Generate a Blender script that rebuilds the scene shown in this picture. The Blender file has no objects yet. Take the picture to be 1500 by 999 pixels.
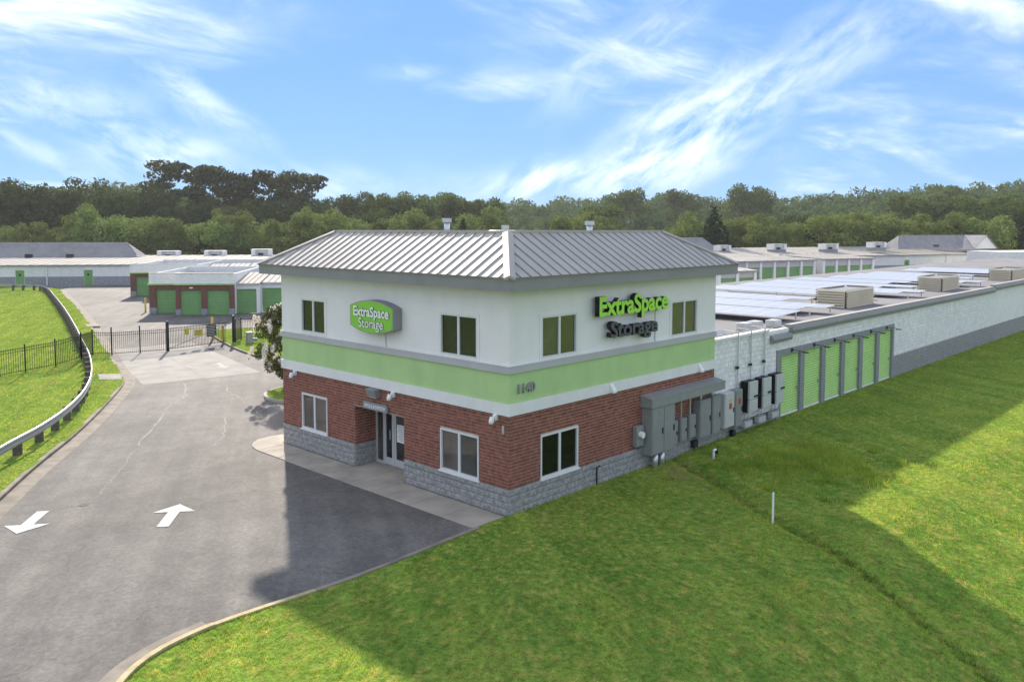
import bpy, bmesh, math, random
import numpy as np
from mathutils import Vector, Matrix
R = math.radians
rnd = random.Random(7)
scene = bpy.context.scene
C = scene.collection

# ------------------------------------------------------------------ camera
cam_data = bpy.data.cameras.new('camera'); cam = bpy.data.objects.new('camera', cam_data); C.objects.link(cam)
F_PX, CY_PX, PITCH, YAW = 1216.667, 420.948, 0.0708, 0.7622
CAM = Vector((-17.2377, -16.5693, 8.4675))
cam.location = CAM
fwd = Vector((math.cos(YAW)*math.cos(PITCH), math.sin(YAW)*math.cos(PITCH), -math.sin(PITCH)))
rgt = Vector((math.sin(YAW), -math.cos(YAW), 0)); upv = rgt.cross(fwd)
cam.rotation_euler = Matrix((rgt, upv, -fwd)).transposed().to_euler()
cam_data.sensor_width = 36; cam_data.lens = F_PX/1500*36
cam_data.shift_y = -(499.5-CY_PX)/1500
cam_data.clip_start = 0.5; cam_data.clip_end = 6000
scene.camera = cam

# ------------------------------------------------------------------ sun, sky, exposure
SUN_EL, SUN_ROT = R(27.0), math.atan2(.511, .859)
sd = Vector((math.sin(SUN_ROT)*math.cos(SUN_EL), math.cos(SUN_ROT)*math.cos(SUN_EL), math.sin(SUN_EL)))
sun_data = bpy.data.lights.new('sun', 'SUN'); sun = bpy.data.objects.new('sun', sun_data); C.objects.link(sun)
sun_data.energy = 2.5; sun_data.angle = R(1.2); sun_data.color = (1.0, .91, .78)
sun.rotation_euler = (-sd).to_track_quat('-Z', 'Y').to_euler()
world = bpy.data.worlds.new('World'); scene.world = world; world.use_nodes = True
scene.view_settings.view_transform = 'Standard'; scene.view_settings.look = 'None'
scene.view_settings.exposure = 1.80; scene.view_settings.gamma = 1.0

CLX, CLY = 29.1, 58.8  # cloud cover offset: view left mostly clear, bright cloud out of frame
DENOISE = True
def build_world():
    nt = world.node_tree; nt.nodes.clear(); N = nt.nodes.new; L = nt.links.new
    out = N('ShaderNodeOutputWorld'); bg = N('ShaderNodeBackground'); bg.inputs['Strength'].default_value = 0.15
    sky = N('ShaderNodeTexSky'); sky.sky_type = 'NISHITA'; sky.sun_disc = False
    sky.sun_elevation = SUN_EL; sky.sun_rotation = SUN_ROT
    sky.air_density = 1.0; sky.dust_density = 0.0; sky.ozone_density = 2.5; sky.altitude = 0
    tc = N('ShaderNodeTexCoord'); sep = N('ShaderNodeSeparateXYZ'); L(tc.outputs['Generated'], sep.inputs[0])
    zz = N('ShaderNodeMath'); zz.operation = 'ADD'; zz.inputs[1].default_value = 0.11; L(sep.outputs['Z'], zz.inputs[0])
    zm = N('ShaderNodeMath'); zm.operation = 'MAXIMUM'; zm.inputs[1].default_value = 0.05; L(zz.outputs[0], zm.inputs[0])
    comb = N('ShaderNodeCombineXYZ')
    for i, ax in enumerate('XY'):
        d = N('ShaderNodeMath'); d.operation = 'DIVIDE'; L(sep.outputs[ax], d.inputs[0]); L(zm.outputs[0], d.inputs[1]); L(d.outputs[0], comb.inputs[i])
    def wisps(rot, scale, loc, sc, lo, hi, dist):
        mp = N('ShaderNodeMapping'); mp.inputs['Rotation'].default_value = (0, 0, rot); mp.inputs['Scale'].default_value = scale; mp.inputs['Location'].default_value = loc
        L(comb.outputs[0], mp.inputs[0])
        n = N('ShaderNodeTexNoise'); n.inputs['Scale'].default_value = sc; n.inputs['Detail'].default_value = 9; n.inputs['Roughness'].default_value = .58; n.inputs['Distortion'].default_value = dist
        L(mp.outputs[0], n.inputs['Vector'])
        m = N('ShaderNodeMapRange'); m.interpolation_type = 'SMOOTHSTEP'; m.inputs['From Min'].default_value = lo; m.inputs['From Max'].default_value = hi
        L(n.outputs['Fac'], m.inputs['Value']); return m.outputs[0]
    a = wisps(R(-18), (.42, 1.15, 1), (3.1, 1.7, 0), .9, .36, .66, .7)
    b = wisps(R(-30), (.55, 1.4, 1), (0.4, 6.2, 0), 2.6, .22, .62, .9)
    c = wisps(R(20), (1, 1, 1), (CLX, CLY, 0), .13, .44, .55, .2); c.node.name = 'cover'; c.node.inputs['Value'].links[0].from_node.inputs['Vector'].links[0].from_node.name = 'cover_map'
    def math_(op, x, y=None, clamp=False):
        n = N('ShaderNodeMath'); n.operation = op; n.use_clamp = clamp
        for k, q in enumerate((x, y)):
            if q is None: continue
            if isinstance(q, (int, float)): n.inputs[k].default_value = q
            else: L(q, n.inputs[k])
        return n.outputs[0]
    fill_cloud = math_('MULTIPLY', math_('MULTIPLY', math_('MULTIPLY', a, b), c), .95)  # cloud layer mostly overhead and behind the camera, added for fill light
    # the cirrus streaks of that afternoon, by bearing and height above the horizon (u, v = tangents about the bearing YAW)
    def dotv(vec):
        n = N('ShaderNodeVectorMath'); n.operation = 'DOT_PRODUCT'; n.inputs[1].default_value = vec; L(tc.outputs['Generated'], n.inputs[0]); return n.outputs['Value']
    ahead = dotv((math.cos(YAW), math.sin(YAW), 0)); inv = math_('MAXIMUM', ahead, .05)
    u = math_('DIVIDE', dotv((math.sin(YAW), -math.cos(YAW), 0)), inv); v = math_('DIVIDE', sep.outputs['Z'], inv)
    uv = N('ShaderNodeCombineXYZ'); L(u, uv.inputs[0]); L(v, uv.inputs[1])
    nd = N('ShaderNodeTexNoise'); nd.inputs['Scale'].default_value = 6; nd.inputs['Detail'].default_value = 3; L(uv.outputs[0], nd.inputs['Vector'])
    wob = N('ShaderNodeVectorMath'); wob.operation = 'MULTIPLY_ADD'; wob.inputs[1].default_value = (.10, .06, 0); L(nd.outputs['Color'], wob.inputs[0]); L(uv.outputs[0], wob.inputs[2])
    wuv = N('ShaderNodeVectorMath'); wuv.operation = 'SUBTRACT'; wuv.inputs[1].default_value = (.05, .03, 0); L(wob.outputs[0], wuv.inputs[0])
    def fibre(deg, loc):
        m2 = N('ShaderNodeMapping'); m2.vector_type = 'TEXTURE'; m2.inputs['Rotation'].default_value = (0, 0, R(deg)); m2.inputs['Location'].default_value = loc; m2.inputs['Scale'].default_value = (1, .42, 1); L(uv.outputs[0], m2.inputs[0])
        n = N('ShaderNodeTexNoise'); n.inputs['Scale'].default_value = 13; n.inputs['Detail'].default_value = 8; n.inputs['Roughness'].default_value = .62; n.inputs['Distortion'].default_value = .35; L(m2.outputs[0], n.inputs['Vector'])
        nm = N('ShaderNodeMapRange'); nm.inputs['From Min'].default_value = .36; nm.inputs['From Max'].default_value = .64; L(n.outputs['Fac'], nm.inputs['Value']); return nm.outputs[0]
    FIB = {1: fibre(36, (.3, .7, 0)), -1: fibre(-22, (4.1, 2.2, 0))}
    def streak(px, py, hl, hw, deg, amp):
        mp = N('ShaderNodeMapping'); mp.vector_type = 'TEXTURE'; mp.inputs['Location'].default_value = ((px-750)/1217, (335-py)/1217, 0); mp.inputs['Rotation'].default_value = (0, 0, R(deg)); mp.inputs['Scale'].default_value = (hl/1217, hw/1217, 1); L(wuv.outputs[0], mp.inputs[0])
        ln = N('ShaderNodeVectorMath'); ln.operation = 'LENGTH'; L(mp.outputs[0], ln.inputs[0])
        mask = N('ShaderNodeMapRange'); mask.interpolation_type = 'SMOOTHERSTEP'; mask.inputs['From Min'].default_value = 1.5; mask.inputs['From Max'].default_value = .0; L(ln.outputs['Value'], mask.inputs['Value'])
        return math_('MULTIPLY', math_('MULTIPLY', mask.outputs[0], FIB[1 if deg > 3 else -1]), amp)
    tot = None
    for i, q in enumerate(((1130,125,290,62,26,.75),(985,205,170,70,34,.75),(905,85,150,50,36,.75),(300,158,130,26,-27,.85),(90,150,170,42,-12,.75),(240,222,130,36,-6,1.1),(60,225,120,22,-24,.55),(1440,38,85,18,9,.95),(600,118,60,18,2,.55),(780,266,90,22,8,.9),(480,265,160,30,0,.7),(900,250,240,40,6,.9),(210,30,160,40,-60,.4),(50,60,150,50,-15,.35))):
        o = streak(*q); tot = o if tot is None else math_('ADD', tot, o)
    tot = math_('MULTIPLY', tot, math_('MULTIPLY', math_('GREATER_THAN', ahead, .06), .29))
    mu3 = N('ShaderNodeMath'); mu3.operation = 'MAXIMUM'; mu3.use_clamp = True; L(fill_cloud, mu3.inputs[0]); L(tot, mu3.inputs[1])
    gm = N('ShaderNodeGamma'); gm.inputs['Gamma'].default_value = 0.32; L(sky.outputs[0], gm.inputs['Color'])
    hs = N('ShaderNodeMixRGB'); hs.blend_type = 'MULTIPLY'; hs.inputs['Fac'].default_value = 1; hs.inputs['Color2'].default_value = (.355, .60, 1.0, 1); L(gm.outputs[0], hs.inputs['Color1'])
    mix = N('ShaderNodeMixRGB'); mix.inputs['Color2'].default_value = (4.2, 4.1, 3.95, 1)  # cloud colour brighter than white, so unseen cloud adds fill
    L(mu3.outputs[0], mix.inputs['Fac']); L(hs.outputs[0], mix.inputs['Color1'])
    L(mix.outputs[0], bg.inputs['Color']); L(bg.outputs[0], out.inputs['Surface'])
build_world()
scene.cycles.max_bounces = 5; scene.cycles.diffuse_bounces = 2; scene.cycles.glossy_bounces = 2; scene.cycles.transmission_bounces = 4
scene.cycles.use_denoising = DENOISE; scene.cycles.denoising_prefilter = 'ACCURATE'; scene.cycles.volume_bounces = 0

# ------------------------------------------------------------------ materials
MATS = {}
def material(name, col, rough=.8, metal=0, var=.12, vscale=3.0, bump=0, bscale=40, spec=.3, col2=None, detail=5, coord='pos'):
    """noise-varied principled material"""
    m = bpy.data.materials.new(name); m.use_nodes = True; nt = m.node_tree; N = nt.nodes.new; L = nt.links.new
    p = nt.nodes['Principled BSDF']; p.inputs['Roughness'].default_value = rough; p.inputs['Metallic'].default_value = metal
    p.inputs['Specular IOR Level'].default_value = spec
    if coord == 'pos':
        v = N('ShaderNodeNewGeometry').outputs['Position']
    else:
        v = N('ShaderNodeTexCoord').outputs['Object']
    n = N('ShaderNodeTexNoise'); n.inputs['Scale'].default_value = vscale; n.inputs['Detail'].default_value = detail; L(v, n.inputs['Vector'])
    mr = N('ShaderNodeMapRange'); mr.inputs['From Min'].default_value = .3; mr.inputs['From Max'].default_value = .7; L(n.outputs['Fac'], mr.inputs['Value'])
    mx = N('ShaderNodeMixRGB')
    c1 = tuple(max(0, c*(1-var)) for c in col); c2 = col2 or tuple(min(1, c*(1+var)) for c in col)
    mx.inputs['Color1'].default_value = (*c1, 1); mx.inputs['Color2'].default_value = (*c2, 1); L(mr.outputs[0], mx.inputs['Fac'])
    L(mx.outputs[0], p.inputs['Base Color'])
    if bump:
        nb = N('ShaderNodeTexNoise'); nb.inputs['Scale'].default_value = bscale; nb.inputs['Detail'].default_value = 6; L(v, nb.inputs['Vector'])
        b = N('ShaderNodeBump'); b.inputs['Strength'].default_value = bump; b.inputs['Distance'].default_value = .02
        L(nb.outputs['Fac'], b.inputs['Height']); L(b.outputs[0], p.inputs['Normal'])
    MATS[name] = m; return m
def island_variation(name, lo, hi):
    nt = MATS[name].node_tree; N = nt.nodes.new; L = nt.links.new; p = nt.nodes['Principled BSDF']; src = p.inputs['Base Color'].links[0].from_socket
    g = N('ShaderNodeNewGeometry'); mr = N('ShaderNodeMapRange'); mr.inputs['To Min'].default_value = lo; mr.inputs['To Max'].default_value = hi; L(g.outputs['Random Per Island'], mr.inputs['Value'])
    vm = N('ShaderNodeVectorMath'); vm.operation = 'SCALE'; L(src, vm.inputs[0]); L(mr.outputs[0], vm.inputs['Scale']); L(vm.outputs[0], p.inputs['Base Color'])
def rain_streaks(name, amt):
    nt = MATS[name].node_tree; N = nt.nodes.new; L = nt.links.new; p = nt.nodes['Principled BSDF']; src = p.inputs['Base Color'].links[0].from_socket
    g = N('ShaderNodeNewGeometry'); mp = N('ShaderNodeMapping'); mp.inputs['Scale'].default_value = (2.3, 2.3, .45); L(g.outputs['Position'], mp.inputs[0]); n = N('ShaderNodeTexNoise'); n.inputs['Scale'].default_value = 1; n.inputs['Detail'].default_value = 6; L(mp.outputs[0], n.inputs['Vector'])
    mr = N('ShaderNodeMapRange'); mr.inputs['From Min'].default_value = .45; mr.inputs['From Max'].default_value = .75; mr.inputs['To Min'].default_value = 1; mr.inputs['To Max'].default_value = 1-amt; L(n.outputs['Fac'], mr.inputs['Value'])
    vm = N('ShaderNodeVectorMath'); vm.operation = 'SCALE'; L(src, vm.inputs[0]); L(mr.outputs[0], vm.inputs['Scale']); L(vm.outputs[0], p.inputs['Base Color'])
material('stucco', (.80, .775, .765), .9, var=.035, vscale=1.2, bump=.15, bscale=120)
material('stucco_green', (.43, .60, .27), .85, var=.06, vscale=.9, bump=.15, bscale=120)
material('white_trim', (.76, .745, .735), .7, var=.04, vscale=1.5)
material('grey_trim', (.46, .45, .46), .7, var=.05, vscale=1.2)
material('fascia_grey', (.25, .245, .245), .55, var=.05, vscale=.8)
material('soffit', (.42, .40, .34), .9, var=.05)
material('mortar', (.50, .41, .36), .95, var=.15, vscale=6, bump=.2)
material('brick', (.250, .092, .062), .9, var=.34, vscale=7, bump=.4, bscale=60)
material('split_block', (.30, .295, .285), .95, var=.28, vscale=9, bump=.9, bscale=28)
material('block_grey', (.27, .28, .30), .95, var=.2, vscale=4, bump=.6, bscale=25)
material('block_white', (.79, .775, .76), .85, var=.07, vscale=3, bump=.6, bscale=22)
material('roof_metal', (.43, .405, .375), .6, metal=.0, var=.07, vscale=.9, spec=.12)
material('roof_seam', (.24, .22, .20), .6, metal=.0, var=.06, vscale=.9, spec=.5)
material('cap_metal', (.40, .37, .33), .6, metal=.0, var=.07, vscale=.9, spec=.15)
material('window_frame', (.68, .68, .67), .5, var=.03)
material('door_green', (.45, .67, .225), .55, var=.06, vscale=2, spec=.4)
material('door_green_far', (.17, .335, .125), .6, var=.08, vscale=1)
material('door_track', (.24, .25, .265), .6, var=.06)
material('steel_grey', (.27, .275, .27), .5, metal=.15, var=.08, vscale=4)
material('steel_light', (.52, .53, .52), .5, metal=.15, var=.06, vscale=4)
material('steel_dark', (.02, .02, .024), .5, var=.2)
material('galvanised', (.60, .61, .62), .35, metal=.7, var=.12, vscale=5)
material('rail_galvanised', (.36, .36, .36), .5, metal=.4, var=.08, vscale=3)
material('timber_dark', (.11, .095, .08), .95, var=.3, vscale=8, bump=.5)
material('fence_black', (.012, .012, .013), .5, var=.2)
material('concrete', (.37, .325, .275), .95, var=.2, vscale=1.1, bump=.3, bscale=50, detail=9)
material('concrete_grey', (.285, .265, .24), .95, var=.17, vscale=.8, bump=.3, bscale=50, detail=9)
material('kerb_concrete', (.235, .205, .168), .95, var=.28, vscale=1.8, bump=.4, detail=9)
material('kerb_yellow', (.44, .36, .20), .9, var=.22, vscale=5, detail=9)
material('paint_white', (.56, .55, .53), .9, var=.25, vscale=14, detail=9)
material('paint_faded', (.42, .40, .37), .9, var=.15, vscale=5, detail=9)
material('crack_filler', (.215, .203, .19), .9, var=.2, vscale=3, detail=8)
material('bollard_yellow', (.66, .42, .03), .7, var=.12, vscale=4)
material('sign_yellow', (.52, .44, .09), .6, var=.05)
material('sign_green', (.24, .56, .06), .45, var=.03, spec=.4)
material('sign_side', (.27, .27, .28), .6, var=.05)
material('letter_white', (.88, .88, .87), .6, var=.02)
material('letter_green', (.36, .72, .07), .5, var=.04)
material('letter_black', (.012, .013, .02), .5, var=.1)
material('letter_grey', (.09, .09, .10), .5, var=.1)
material('number_grey', (.36, .37, .40), .4, metal=.4, var=.1)
material('raceway', (.58, .55, .49), .7, var=.05)
material('red_label', (.42, .07, .045), .6, var=.05)
material('white_plastic', (.80, .80, .79), .45, var=.03)
material('membrane', (.20, .195, .20), .95, var=.16, vscale=.35, bump=.2, detail=8)
material('membrane_white', (.46, .43, .39), .9, var=.12, vscale=.3, detail=8)
material('far_metal_roof', (.43, .40, .36), .8, metal=0, var=.10, vscale=.3, spec=.03)
material('shingle', (.30, .29, .30), .95, var=.12, vscale=.8, bump=.4, bscale=8)
material('enclosure', (.62, .55, .42), .8, var=.06, vscale=1)
material('brick_far', (.17, .075, .06), .95, var=.2, vscale=5)
material('bark', (.10, .075, .055), .95, var=.3, vscale=5, bump=.5)
material('dirt', (.15, .115, .075), 1, var=.3, vscale=8)
material('pole_wood', (.16, .12, .09), .95, var=.2)
material('interior_dark', (.03, .03, .032), .9, var=.2, vscale=1)
material('blind', (.45, .45, .40), .9, var=.05)

island_variation('brick', .80, 1.20); island_variation('block_white', .93, 1.05)
for q_, a_ in (('stucco', .035), ('stucco_green', .05), ('white_trim', .06), ('block_white', .06), ('fascia_grey', .08)): rain_streaks(q_, a_)

def glass(name, col, rough=.03, spec=.5):
    m = bpy.data.materials.new(name); m.use_nodes = True; p = m.node_tree.nodes['Principled BSDF']
    nt = m.node_tree; N = nt.nodes.new; L = nt.links.new
    g = N('ShaderNodeNewGeometry'); n = N('ShaderNodeTexNoise'); n.inputs['Scale'].default_value = .7; n.inputs['Detail'].default_value = 3; L(g.outputs['Position'], n.inputs['Vector'])
    r = N('ShaderNodeValToRGB'); r.color_ramp.elements[0].position = .35; r.color_ramp.elements[1].position = .7
    r.color_ramp.elements[0].color = (*[c*.55 for c in col], 1); r.color_ramp.elements[1].color = (*[c*1.5 for c in col], 1)
    L(n.outputs['Fac'], r.inputs[0]); L(r.outputs[0], p.inputs['Base Color'])
    p.inputs['Roughness'].default_value = rough; p.inputs['Specular IOR Level'].default_value = spec; p.inputs['IOR'].default_value = 2.1
    # slight waviness of float glass
    nb = N('ShaderNodeTexNoise'); nb.inputs['Scale'].default_value = 1.3; L(g.outputs['Position'], nb.inputs['Vector'])
    b = N('ShaderNodeBump'); b.inputs['Strength'].default_value = .02; b.inputs['Distance'].default_value = .1
    L(nb.outputs['Fac'], b.inputs['Height']); L(b.outputs[0], p.inputs['Normal'])
    MATS[name] = m; return m
glass('glass_dark', (.020, .021, .022)); glass('glass_reflect_olive', (.052, .052, .044)); glass('glass_reflect_brown', (.095, .082, .068)); glass('glass_black', (.004, .006, .005)); MATS['glass_dark'].node_tree.nodes['Principled BSDF'].inputs['IOR'].default_value = 1.6; MATS['glass_black'].node_tree.nodes['Principled BSDF'].inputs['IOR'].default_value = 1.5  # olive and brown panes have reflections of the surroundings put into their colour

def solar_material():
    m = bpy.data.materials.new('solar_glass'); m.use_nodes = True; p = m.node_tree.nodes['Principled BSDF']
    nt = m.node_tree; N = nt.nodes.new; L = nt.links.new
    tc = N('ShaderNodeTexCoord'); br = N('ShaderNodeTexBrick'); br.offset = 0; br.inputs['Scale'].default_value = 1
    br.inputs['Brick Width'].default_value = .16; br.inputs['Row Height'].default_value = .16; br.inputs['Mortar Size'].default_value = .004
    br.inputs['Color1'].default_value = (.42, .39, .385, 1); br.inputs['Color2'].default_value = (.45, .42, .41, 1); br.inputs['Mortar'].default_value = (.50, .48, .47, 1)  # cells and grid lines paled: sky glare put into the base colour
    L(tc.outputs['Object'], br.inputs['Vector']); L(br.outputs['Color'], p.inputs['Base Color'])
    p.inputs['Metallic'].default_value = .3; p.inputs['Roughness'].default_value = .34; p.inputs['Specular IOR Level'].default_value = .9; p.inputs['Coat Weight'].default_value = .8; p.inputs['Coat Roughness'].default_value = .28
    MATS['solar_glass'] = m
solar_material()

def asphalt_material():
    m = bpy.data.materials.new('asphalt'); m.use_nodes = True; p = m.node_tree.nodes['Principled BSDF']
    nt = m.node_tree; N = nt.nodes.new; L = nt.links.new
    v = N('ShaderNodeNewGeometry').outputs['Position']
    def noise(s, d, r=.5):
        n = N('ShaderNodeTexNoise'); n.inputs['Scale'].default_value = s; n.inputs['Detail'].default_value = d; n.inputs['Roughness'].default_value = r; L(v, n.inputs['Vector']); return n.outputs['Fac']
    def ramp(f, a, b, c0, c1):
        r = N('ShaderNodeValToRGB'); r.color_ramp.elements[0].position = a; r.color_ramp.elements[1].position = b
        r.color_ramp.elements[0].color = (*c0, 1); r.color_ramp.elements[1].color = (*c1, 1); L(f, r.inputs[0]); return r.outputs[0]
    base = ramp(noise(.16, 6, .6), .34, .68, (.118, .109, .102), (.182, .170, .158))
    grit = ramp(noise(9, 8, .9), .38, .62, (.62, .62, .62), (1.36, 1.35, 1.34))
    mul = N('ShaderNodeMixRGB'); mul.blend_type = 'MULTIPLY'; mul.inputs['Fac'].default_value = .85; L(base, mul.inputs[1]); L(grit, mul.inputs[2])
    st = N('ShaderNodeMapping'); st.vector_type = 'TEXTURE'; st.inputs['Rotation'].default_value = (0, 0, R(59)); st.inputs['Scale'].default_value = (9, .8, 1); L(v, st.inputs[0])
    ns = N('ShaderNodeTexNoise'); ns.inputs['Scale'].default_value = 1; ns.inputs['Detail'].default_value = 5; L(st.outputs[0], ns.inputs['Vector'])
    str_ = ramp(ns.outputs['Fac'], .38, .66, (.80, .80, .81), (1.14, 1.13, 1.12))
    m2 = N('ShaderNodeMixRGB'); m2.blend_type = 'MULTIPLY'; m2.inputs['Fac'].default_value = .8; L(mul.outputs[0], m2.inputs[1]); L(str_, m2.inputs[2])
    bl_ = ramp(noise(.75, 9, .7), .36, .64, (.80, .80, .82), (1.16, 1.15, 1.13))
    m2b = N('ShaderNodeMixRGB'); m2b.blend_type = 'MULTIPLY'; m2b.inputs['Fac'].default_value = .9; L(m2.outputs[0], m2b.inputs[1]); L(bl_, m2b.inputs[2]); m2 = m2b
    # oil drips and worn patches
    sp = ramp(noise(1.1, 8, .65), .60, .74, (1, 1, 1), (.62, .62, .64))
    m3 = N('ShaderNodeMixRGB'); m3.blend_type = 'MULTIPLY'; m3.inputs['Fac'].default_value = .7; L(m2.outputs[0], m3.inputs[1]); L(sp, m3.inputs[2])
    # hairline cracks
    vo = N('ShaderNodeTexVoronoi'); vo.feature = 'DISTANCE_TO_EDGE'; vo.inputs['Scale'].default_value = .21
    dn = N('ShaderNodeTexNoise'); dn.inputs['Scale'].default_value = .9; dn.inputs['Detail'].default_value = 6; L(v, dn.inputs['Vector'])
    ad = N('ShaderNodeMixRGB'); ad.blend_type = 'ADD'; ad.inputs['Fac'].default_value = 1.6; L(v, ad.inputs[1]); L(dn.outputs['Color'], ad.inputs[2]); L(ad.outputs[0], vo.inputs['Vector'])
    cr = ramp(vo.outputs['Distance'], .0, .006, (.55, .55, .55), (1, 1, 1))
    m4 = N('ShaderNodeMixRGB'); m4.blend_type = 'MULTIPLY'; m4.inputs['Fac'].default_value = .45; L(m3.outputs[0], m4.inputs[1]); L(cr, m4.inputs[2])
    L(m4.outputs[0], p.inputs['Base Color']); p.inputs['Roughness'].default_value = .88; p.inputs['Specular IOR Level'].default_value = .25
    b = N('ShaderNodeBump'); b.inputs['Strength'].default_value = .35; b.inputs['Distance'].default_value = .01; L(noise(70, 2), b.inputs['Height']); L(b.outputs[0], p.inputs['Normal'])
    MATS['asphalt'] = m
asphalt_material()

def grass_material(name, k=1.0, translucent=.35, dry=1.0):
    m = bpy.data.materials.new(name); m.use_nodes = True; nt = m.node_tree; N = nt.nodes.new; L = nt.links.new
    nt.nodes.clear(); out = N('ShaderNodeOutputMaterial')
    v = N('ShaderNodeNewGeometry').outputs['Position']
    def noise(s, d, r=.5):
        n = N('ShaderNodeTexNoise'); n.inputs['Scale'].default_value = s; n.inputs['Detail'].default_value = d; n.inputs['Roughness'].default_value = r; L(v, n.inputs['Vector']); return n.outputs['Fac']
    def fac(f, a, b):
        r = N('ShaderNodeMapRange'); r.interpolation_type = 'SMOOTHSTEP'; r.inputs['From Min'].default_value = a; r.inputs['From Max'].default_value = b; L(f, r.inputs['Value']); return r.outputs[0]
    def mix(f, c1, c2):
        x = N('ShaderNodeMixRGB'); L(f, x.inputs['Fac'])
        for i, c in ((1, c1), (2, c2)):
            if isinstance(c, tuple): x.inputs[i].default_value = (*[q*k for q in c], 1)
            else: L(c, x.inputs[i])
        return x.outputs[0]
    a = mix(fac(noise(.45, 6, .6), .28, .72), (.080, .148, .024), (.150, .200, .036))
    a = mix(fac(noise(3.2, 5, .6), .46, .72), a, (.215, .205, .050))
    a = mix(fac(noise(.20, 8, .68), .60, .70), a, (.19, .165, .06)) if dry else a
    a = mix(fac(noise(1.6, 8, .75), .665, .74), a, (.23, .17, .10)) if dry else a
    a = mix(fac(noise(15, 4, .7), .50, .72), a, (.060, .105, .018))
    a = mix(fac(noise(9, 5, .75), .65, .76), a, (.25, .215, .10))
    mw = N('ShaderNodeMapping'); mw.vector_type = 'TEXTURE'; mw.inputs['Rotation'].default_value = (0, 0, R(60)); mw.inputs['Scale'].default_value = (9, .55, 9); L(v, mw.inputs[0])
    mn = N('ShaderNodeTexNoise'); mn.inputs['Scale'].default_value = 1; mn.inputs['Detail'].default_value = 4; L(mw.outputs[0], mn.inputs['Vector'])
    mr = N('ShaderNodeMapRange'); mr.inputs['From Min'].default_value = .35; mr.inputs['From Max'].default_value = .65; mr.inputs['To Min'].default_value = .88; mr.inputs['To Max'].default_value = 1.10; L(mn.outputs['Fac'], mr.inputs['Value'])
    cl = N('ShaderNodeMapRange'); cl.inputs['From Min'].default_value = .36; cl.inputs['From Max'].default_value = .64; cl.inputs['To Min'].default_value = .58; cl.inputs['To Max'].default_value = 1.40; L(noise(6.5, 6, .8), cl.inputs['Value'])
    c2 = N('ShaderNodeVectorMath'); c2.operation = 'SCALE'; L(a, c2.inputs[0]); L(cl.outputs[0], c2.inputs['Scale']); a = c2.outputs[0]
    mm = N('ShaderNodeVectorMath'); mm.operation = 'SCALE'; L(a, mm.inputs[0]); L(mr.outputs[0], mm.inputs['Scale']); a = mm.outputs[0]
    d = N('ShaderNodeBsdfDiffuse'); L(a, d.inputs['Color']); t = N('ShaderNodeBsdfTranslucent')
    tb = N('ShaderNodeMixRGB'); tb.blend_type = 'MULTIPLY'; tb.inputs['Fac'].default_value = 1; tb.inputs[2].default_value = (1.45, 1.2, .6, 1); L(a, tb.inputs[1]); L(tb.outputs[0], t.inputs['Color'])
    ms = N('ShaderNodeMixShader'); ms.inputs['Fac'].default_value = translucent; L(d.outputs[0], ms.inputs[1]); L(t.outputs[0], ms.inputs[2]); L(ms.outputs[0], out.inputs['Surface'])
    MATS[name] = m
grass_material('lawn', 1.3, 0.0); grass_material('grass_blade', 2.5, .42); grass_material('weed_blade', 2.2, .45); grass_material('seam_shade_blade', 1.1, .3)  # last one is darker: shade of the lawn step put into blade colour
def leaf_material(name, c1, c2, translucent=.3):
    m = bpy.data.materials.new(name); m.use_nodes = True; nt = m.node_tree; N = nt.nodes.new; L = nt.links.new
    nt.nodes.clear(); out = N('ShaderNodeOutputMaterial'); g = N('ShaderNodeNewGeometry'); oi = N('ShaderNodeObjectInfo')
    n = N('ShaderNodeTexNoise'); n.inputs['Scale'].default_value = .6; n.inputs['Detail'].default_value = 4; L(g.outputs['Position'], n.inputs['Vector'])
    mr = N('ShaderNodeMapRange'); mr.inputs['From Min'].default_value = .32; mr.inputs['From Max'].default_value = .68; L(n.outputs['Fac'], mr.inputs['Value'])
    x = N('ShaderNodeMixRGB'); x.inputs[1].default_value = (*c1, 1); x.inputs[2].default_value = (*c2, 1); L(mr.outputs[0], x.inputs['Fac'])
    hs = N('ShaderNodeHueSaturation'); L(x.outputs[0], hs.inputs['Color'])
    mv = N('ShaderNodeMapRange'); mv.inputs['To Min'].default_value = .75; mv.inputs['To Max'].default_value = 1.25; L(oi.outputs['Random'], mv.inputs['Value']); L(mv.outputs[0], hs.inputs['Value'])
    mh = N('ShaderNodeMapRange'); mh.inputs['To Min'].default_value = .485; mh.inputs['To Max'].default_value = .515; L(oi.outputs['Random'], mh.inputs['Value']); L(mh.outputs[0], hs.inputs['Hue'])
    d = N('ShaderNodeBsdfDiffuse'); t = N('ShaderNodeBsdfTranslucent'); L(hs.outputs[0], d.inputs['Color']); L(hs.outputs[0], t.inputs['Color'])
    ms = N('ShaderNodeMixShader'); ms.inputs['Fac'].default_value = translucent; L(d.outputs[0], ms.inputs[1]); L(t.outputs[0], ms.inputs[2]); L(ms.outputs[0], out.inputs['Surface'])
    MATS[name] = m
leaf_material('leaf_mid', (.070, .10, .028), (.17, .20, .06), .22)
leaf_material('leaf_light', (.125, .17, .045), (.27, .315, .09), .22)
leaf_material('leaf_dark', (.052, .076, .026), (.10, .125, .042), .3)
leaf_material('leaf_pine', (.046, .054, .024), (.090, .092, .038), .25)
leaf_material('leaf_conifer', (.014, .030, .014), (.030, .050, .022), .1)
leaf_material('leaf_ridge', (.060, .094, .034), (.125, .155, .056), .25)
leaf_material('blossom', (.74, .66, .58), (.90, .86, .80), .4)

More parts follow.
